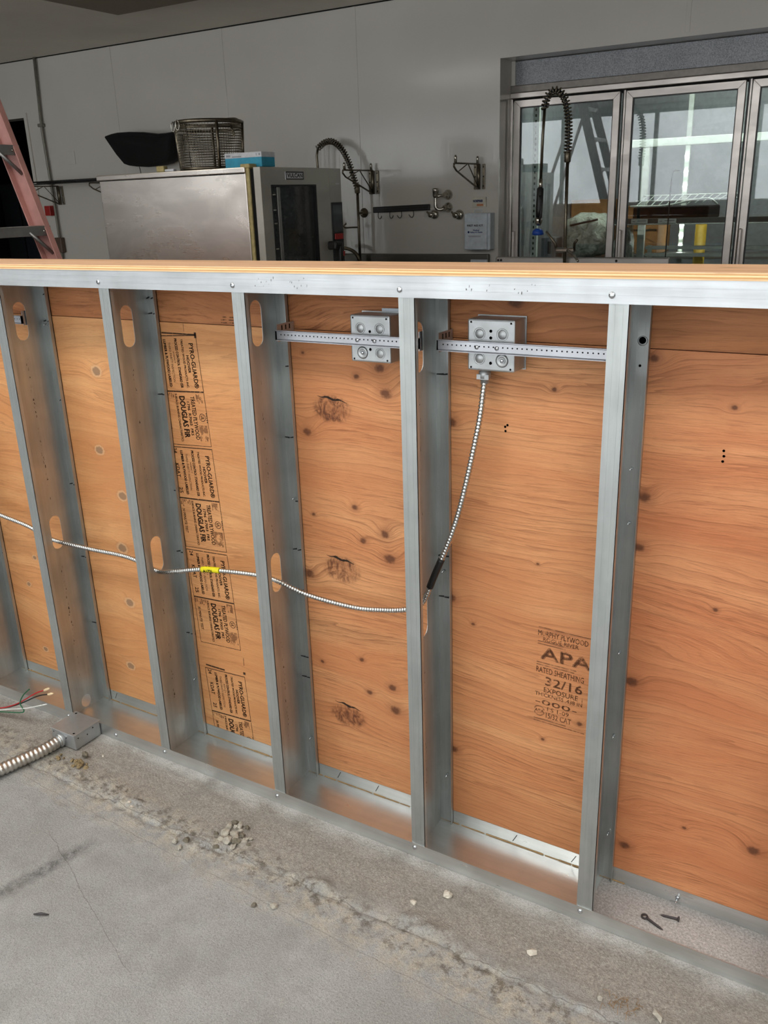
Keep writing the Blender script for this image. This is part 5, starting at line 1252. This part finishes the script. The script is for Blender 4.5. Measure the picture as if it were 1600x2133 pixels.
bm = BM(); add_tube(bm, [(-.22, 5.42, 1.44), (.52, 5.42, 1.44)], .005, 6); add_tube(bm, [(-.24, 5.30, 1.405), (.46, 5.30, 1.412)], .004, 6); obj('back_wire', bm, 'whiteshelf', wr)
for k in range(12):
    x = -.21+k*.052; bm = BM(); add_tube(bm, [(x, 5.19, 1.368+max(0, (k-4)*.005)), (x+.02, 5.42, 1.44)], .0036, 5); obj('cross_wire', bm, 'whiteshelf', wr)
bm = BM(); add_tube(bm, spline([(.045, 5.125, .0), (.045, 5.125, .65), (.045, 5.125, 1.30), (.05, 5.125, 1.56), (.065, 5.14, 1.60), (.09, 5.17, 1.60)], .03), .0045, 6); tag(obj('hanging_wire', bm, 'blackplastic'), 'thin bent wire standing in front of the label-rail shelf', 'wire')
# plastic-wrapped bundle, boxes, lower rails
def lump(name, c, s, mat, label, cat, seed):
    from mathutils import noise as mn
    b = BM(); bmesh.ops.create_icosphere(b, subdivisions=4, radius=1.0)
    for v in b.verts:
        p = v.co.copy(); e = 3.2
        m = (abs(p.x)**e+abs(p.y)**e+abs(p.z)**e)**(-1/e); p *= m
        p *= 1+mn.noise(p*2.2+Vector((seed, 0, 0)))*.14+mn.noise(p*6+Vector((0, seed, 0)))*.04
        v.co = Vector((c[0]+p.x*s[0], c[1]+p.y*s[1], max(c[2]-s[2], c[2]+p.z*s[2])))
    return tag(obj(name, b, mat, smooth=True), label, cat)
bt = thing('cooler_table', (-.5, 5.4, 0), 'low steel shelf carrying the wrapped bundle behind the left cooler door', 'shelf')
bm = BM(); add_rbox(bm, -.88, -.41, 5.05, 5.95, .995, 1.015, .003); obj('board', bm, 'stainless', bt)
for x in (-.86, -.43):
    for y in (5.08, 5.9):
        bm = BM(); add_tube(bm, [(x, y, 0), (x, y, .996)], .014, 6); obj('leg', bm, 'darkchrome', bt)
lump('wrapped_bundle', (-.575, 5.28, 1.172), (.155, .18, .156), 'film', 'bulky bundle wrapped in clear plastic behind the left cooler door', 'bundle', 3.0)
bm = BM(); add_tube(bm, [(-.66, 5.10, 1.25), (-.45, 5.09, 1.29)], .008, 5); tag(obj('wrap_strap', bm, 'blackplastic'), 'thin dark strap across the plastic-wrapped bundle', 'strap')
lump('plastic_bag', (-.315, 5.32, .955), (.066, .11, .250), 'film', 'pale plastic bag standing left of the lower rails in the middle door', 'bag', 8.0)
bm = BM(); add_box(bm, -.39, -.24, 5.2, 5.44, 0, .704); tag(obj('bag_stand', bm, 'stainless'), 'low stand under the pale plastic bag', 'stand')
def carton(x0, x1, y0, y1, z0, z1, label):
    t = thing('cardboard_box', ((x0+x1)/2, (y0+y1)/2, z0), label, 'box', 'cardboard boxes in the cooler')
    bm = BM(); add_rbox(bm, x0, x1, y0, y1, z0, z1, .004); obj('carton', bm, 'cardboard', t)
    bm = BM(); add_box(bm, x0+.01, x1-.01, y0-.0015, y0, (z0+z1)/2-.008, (z0+z1)/2+.008); obj('flap_seam', bm, 'darkchrome', t)
carton(-1.0+.03, -.62, 5.98, 6.4, .99, 1.42, 'brown cardboard box behind the left cooler door, left of the bundle')
carton(-.60, -.25, 6.02, 6.42, .99, 1.36, 'brown cardboard box behind the plastic-wrapped bundle')
carton(.62, .98, 5.99, 6.39, .989, 1.26, 'brown cardboard box low behind the right-hand cooler door')
bm = BM(); add_rbox(bm, -.97, 1.2, 5.97, 6.45, .955, .988, .004); tag(obj('rear_shelf', bm, 'stainless'), 'long steel shelf at the back of the cooler under the boxes', 'shelf')
bx = thing('grey_bin', (-.83, 5.12, 1.016), 'grey plastic bin on the low shelf at the left of the cooler', 'bin')
bm = BM(); add_rbox(bm, -.875, -.76, 5.07, 5.22, 1.016, 1.17, .008); obj('bin_body', bm, plain('grey_bin_plastic', (120, 124, 128), .5), bx)
bm = BM(); add_rbox(bm, -.82, -.795, 5.066, 5.07, 1.05, 1.14, .002); obj('bin_slot', bm, 'hole', bx)
lr = thing('lower_rail_rack', (.2, 5.6, .9), 'rack of pale horizontal rails low in the middle cooler door', 'rack')
for z in (1.00, 1.052):
    bm = BM(); add_rbox(bm, -.22, .80, 5.56, 5.60, z, z+.026, .004); obj('rail', bm, 'whiteshelf', lr)
for x in (-.20, .78):
    bm = BM(); add_rbox(bm, x-.014, x+.014, 5.60, 5.63, 0, 1.08, .002); obj('post', bm, 'whiteshelf', lr)
bm = BM(); add_tube(bm, [(.14, 5.76, 0), (.14, 5.76, 1.255)], .042, 12); o = tag(obj('yellow_post', bm, 'yellowpost'), 'yellow round post behind the label-rail shelf', 'post')
# cooler lamps: a vertical LED batten at the back of the cooler and one ceiling tube
def led_batten(x, y, label):
    t = thing('led_batten', (x, y, .9), label, 'lamp', 'cooler lamps')
    bm = BM(); add_rbox(bm, x-.02, x+.02, y, y+.03, .9, 2.2, .004); obj('housing', bm, 'whiteshelf', t)
    for z in (1.73, 1.61, 1.50, 1.20, 1.12, 1.03):
        bm = BM(); add_lathe(bm, [(.018, 0), (.015, .010), (.006, .015), (0, .016)], (x, y, z), (0, -1, 0), 10); obj('led_lens', bm, 'led', t)
led_batten(-.13, 6.30, 'vertical strip of bright lamps at the back of the cooler')
ct = thing('cooler_ceiling_lamp', (.4, 5.2, 2.36), 'tube lamp under the cooler ceiling behind the door tops', 'lamp')
bm = BM(); add_rbox(bm, -.7, 1.9, 5.14, 5.26, 2.385, 2.419, .005); obj('housing', bm, 'whiteshelf', ct)
bm = BM(); add_tube(bm, [(-.68, 5.2, 2.372), (1.88, 5.2, 2.372)], .014, 8); obj('lamp_tube', bm, m_emit('cooler_tube', (246, 255, 246), 55.0), ct)

# ------------------------------------------------------------------ step ladders
def ladder(apex, lean, foot_z, width_dir, half, label, n=8, mat='pinkfiber', z_first=0.19, group='step ladders'):
    """rail plane leans along `lean` (horizontal unit vector from apex to feet); treads run along width_dir"""
    A = Vector(apex); Ld = Vector(lean); Wd = Vector(width_dir)
    t = thing('step_ladder', (A.x+Ld.x*.3, A.y+Ld.y*.3, 0), label, 'ladder', group)
    slope = 0.315                                   # horizontal run per unit drop
    def at(z, s, flare): return Vector((A.x, A.y, 0))+Ld*((A.z-z)*slope)+Wd*(s*(half+(A.z-z)*.045))+Vector((0, 0, z))
    for s in (-1, 1):
        # C-channel rail: back plate and two flanges
        p0, p1 = at(0.0, s, 1), at(A.z, s, 1); ax = (p1-p0).normalized(); nrm = ax.cross(Wd).normalized()
        if nrm.dot(Ld) < 0: nrm = -nrm
        M = Matrix((( Wd.x, nrm.x, ax.x, p0.x), (Wd.y, nrm.y, ax.y, p0.y), (Wd.z, nrm.z, ax.z, p0.z), (0, 0, 0, 1)))
        L = (p1-p0).length; bm = BM()
        add_rbox(bm, -.003, .003, -.042, .042, 0, L, .001, M, 1)
        for e in (-1, 1): add_rbox(bm, min(0, s*-.026), max(0, s*-.026), e*.042-.003, e*.042+.003, 0, L, .001, M, 1)
        obj('side_rail', bm, mat, t)
        bm = BM(); add_rbox(bm, -.03, .03, -.05, .05, -.0, .05, .006, Matrix.Translation((p0.x, p0.y, 0))); obj('rubber_foot', bm, 'blackplastic', t)
        # rear leg
        q0 = Vector((A.x, A.y, 0))-Ld*(A.z*.32)+Wd*(s*(half+.06)); q1 = at(A.z-.06, s, 1)
        bm = BM(); add_tube(bm, [q0, q1-Wd*(s*.03)], .017, 6); obj('rear_leg', bm, mat, t)
    for k in range(n):
        z = z_first+k*.3048
        if z > A.z-.2: break
        a, b = at(z, -1, 1), at(z, 1, 1); c = (a+b)/2; hw = (b-a).length/2
        Mx = Matrix(((Wd.x, Ld.x, 0, c.x), (Wd.y, Ld.y, 0, c.y), (0, 0, 1, c.z), (0, 0, 0, 1)))
        bm = BM(); add_rbox(bm, -hw-.004, hw+.004, -.038, .046, -.004, .002, .001, Mx, 1); add_rbox(bm, -hw-.004, hw+.004, .043, .047, -.036, .002, .001, Mx, 1); add_rbox(bm, -hw+.004, hw-.004, -.038, -.034, -.026, .0, .001, Mx, 1); tr = obj('tread', bm, 'alutread', t)
        for s in (-1, 1):
            bm = BM(); add_tube(bm, [Mx @ Vector((s*(hw-.10), .044, -.02)), Mx @ Vector((s*(hw-.006), .052, -.105))], .008, 4); obj('tread_brace', bm, 'alutread', tr)
            bm = BM(); add_lathe(bm, [(.006, 0), (.005, .003), (0, .004)], Mx @ Vector((s*(hw-.03), .047, -.018)), Ld, 8); obj('rivet', bm, 'chrome', tr)
    bm = BM(); c = Vector((A.x, A.y, A.z)); Mx = Matrix(((Wd.x, Ld.x, 0, c.x), (Wd.y, Ld.y, 0, c.y), (0, 0, 1, c.z), (0, 0, 0, 1))); add_rbox(bm, -half-.05, half+.05, -.09, .09, -.05, .01, .008, Mx); obj('top_cap', bm, mat, t)
    return t
ladder((-1.81, .78, 2.55), (1, 0, 0), 0, (0, 1, 0), .20, 'pink fiberglass step ladder with grey treads at the left edge', z_first=.20)
ladder((1.9, -.05-2.9, 2.4), (0, 1, 0), 0, (1, 0, 0), .20, 'step ladder out of view behind the photographer, mirrored in the cooler door', mat='alutread', z_first=.20)

# ------------------------------------------------------------------ ceiling lamps over the front of the shop (out of view)
MAT['dimtube'] = m_emit('dim_diffuser', (255, 250, 240), 13.0)
def troffer(x, y, sx, sy, label, power, mat='tube', CZ=CZ):
    t = thing('ceiling_lamp', (x, y, CZ-.05), label, 'lamp', 'fluorescent ceiling lamps')
    bm = BM(); bezel(bm, rect(x-sx/2, y-sy/2, x+sx/2, y+sy/2), rect(x-sx/2+.03, y-sy/2+.03, x+sx/2-.03, y+sy/2-.03), CZ-.05, CZ-.002, lambda p, q, d: Vector((p, q, d))); obj('lamp_frame', bm, 'whitepaint', t)
    bm = BM(); add_box(bm, x-sx/2+.03, x+sx/2-.03, y-sy/2+.03, y+sy/2-.03, CZ-.040, CZ-.034); obj('diffuser', bm, mat, t)
troffer(-.4, -1.15, 2.4, .5, 'ceiling lamp over the left front of the half wall', 0)
troffer(2.6, -1.15, 2.4, .5, 'ceiling lamp over the right front of the half wall', 0)
troffer(1.1, -3.2, 2.4, .5, 'ceiling lamp nearest the storefront windows', 0)
troffer(-2.9, 1.22, 1.1, .30, 'dim ceiling lamp between the ladder and the oven', 0, 'dimtube', CZ-.03)
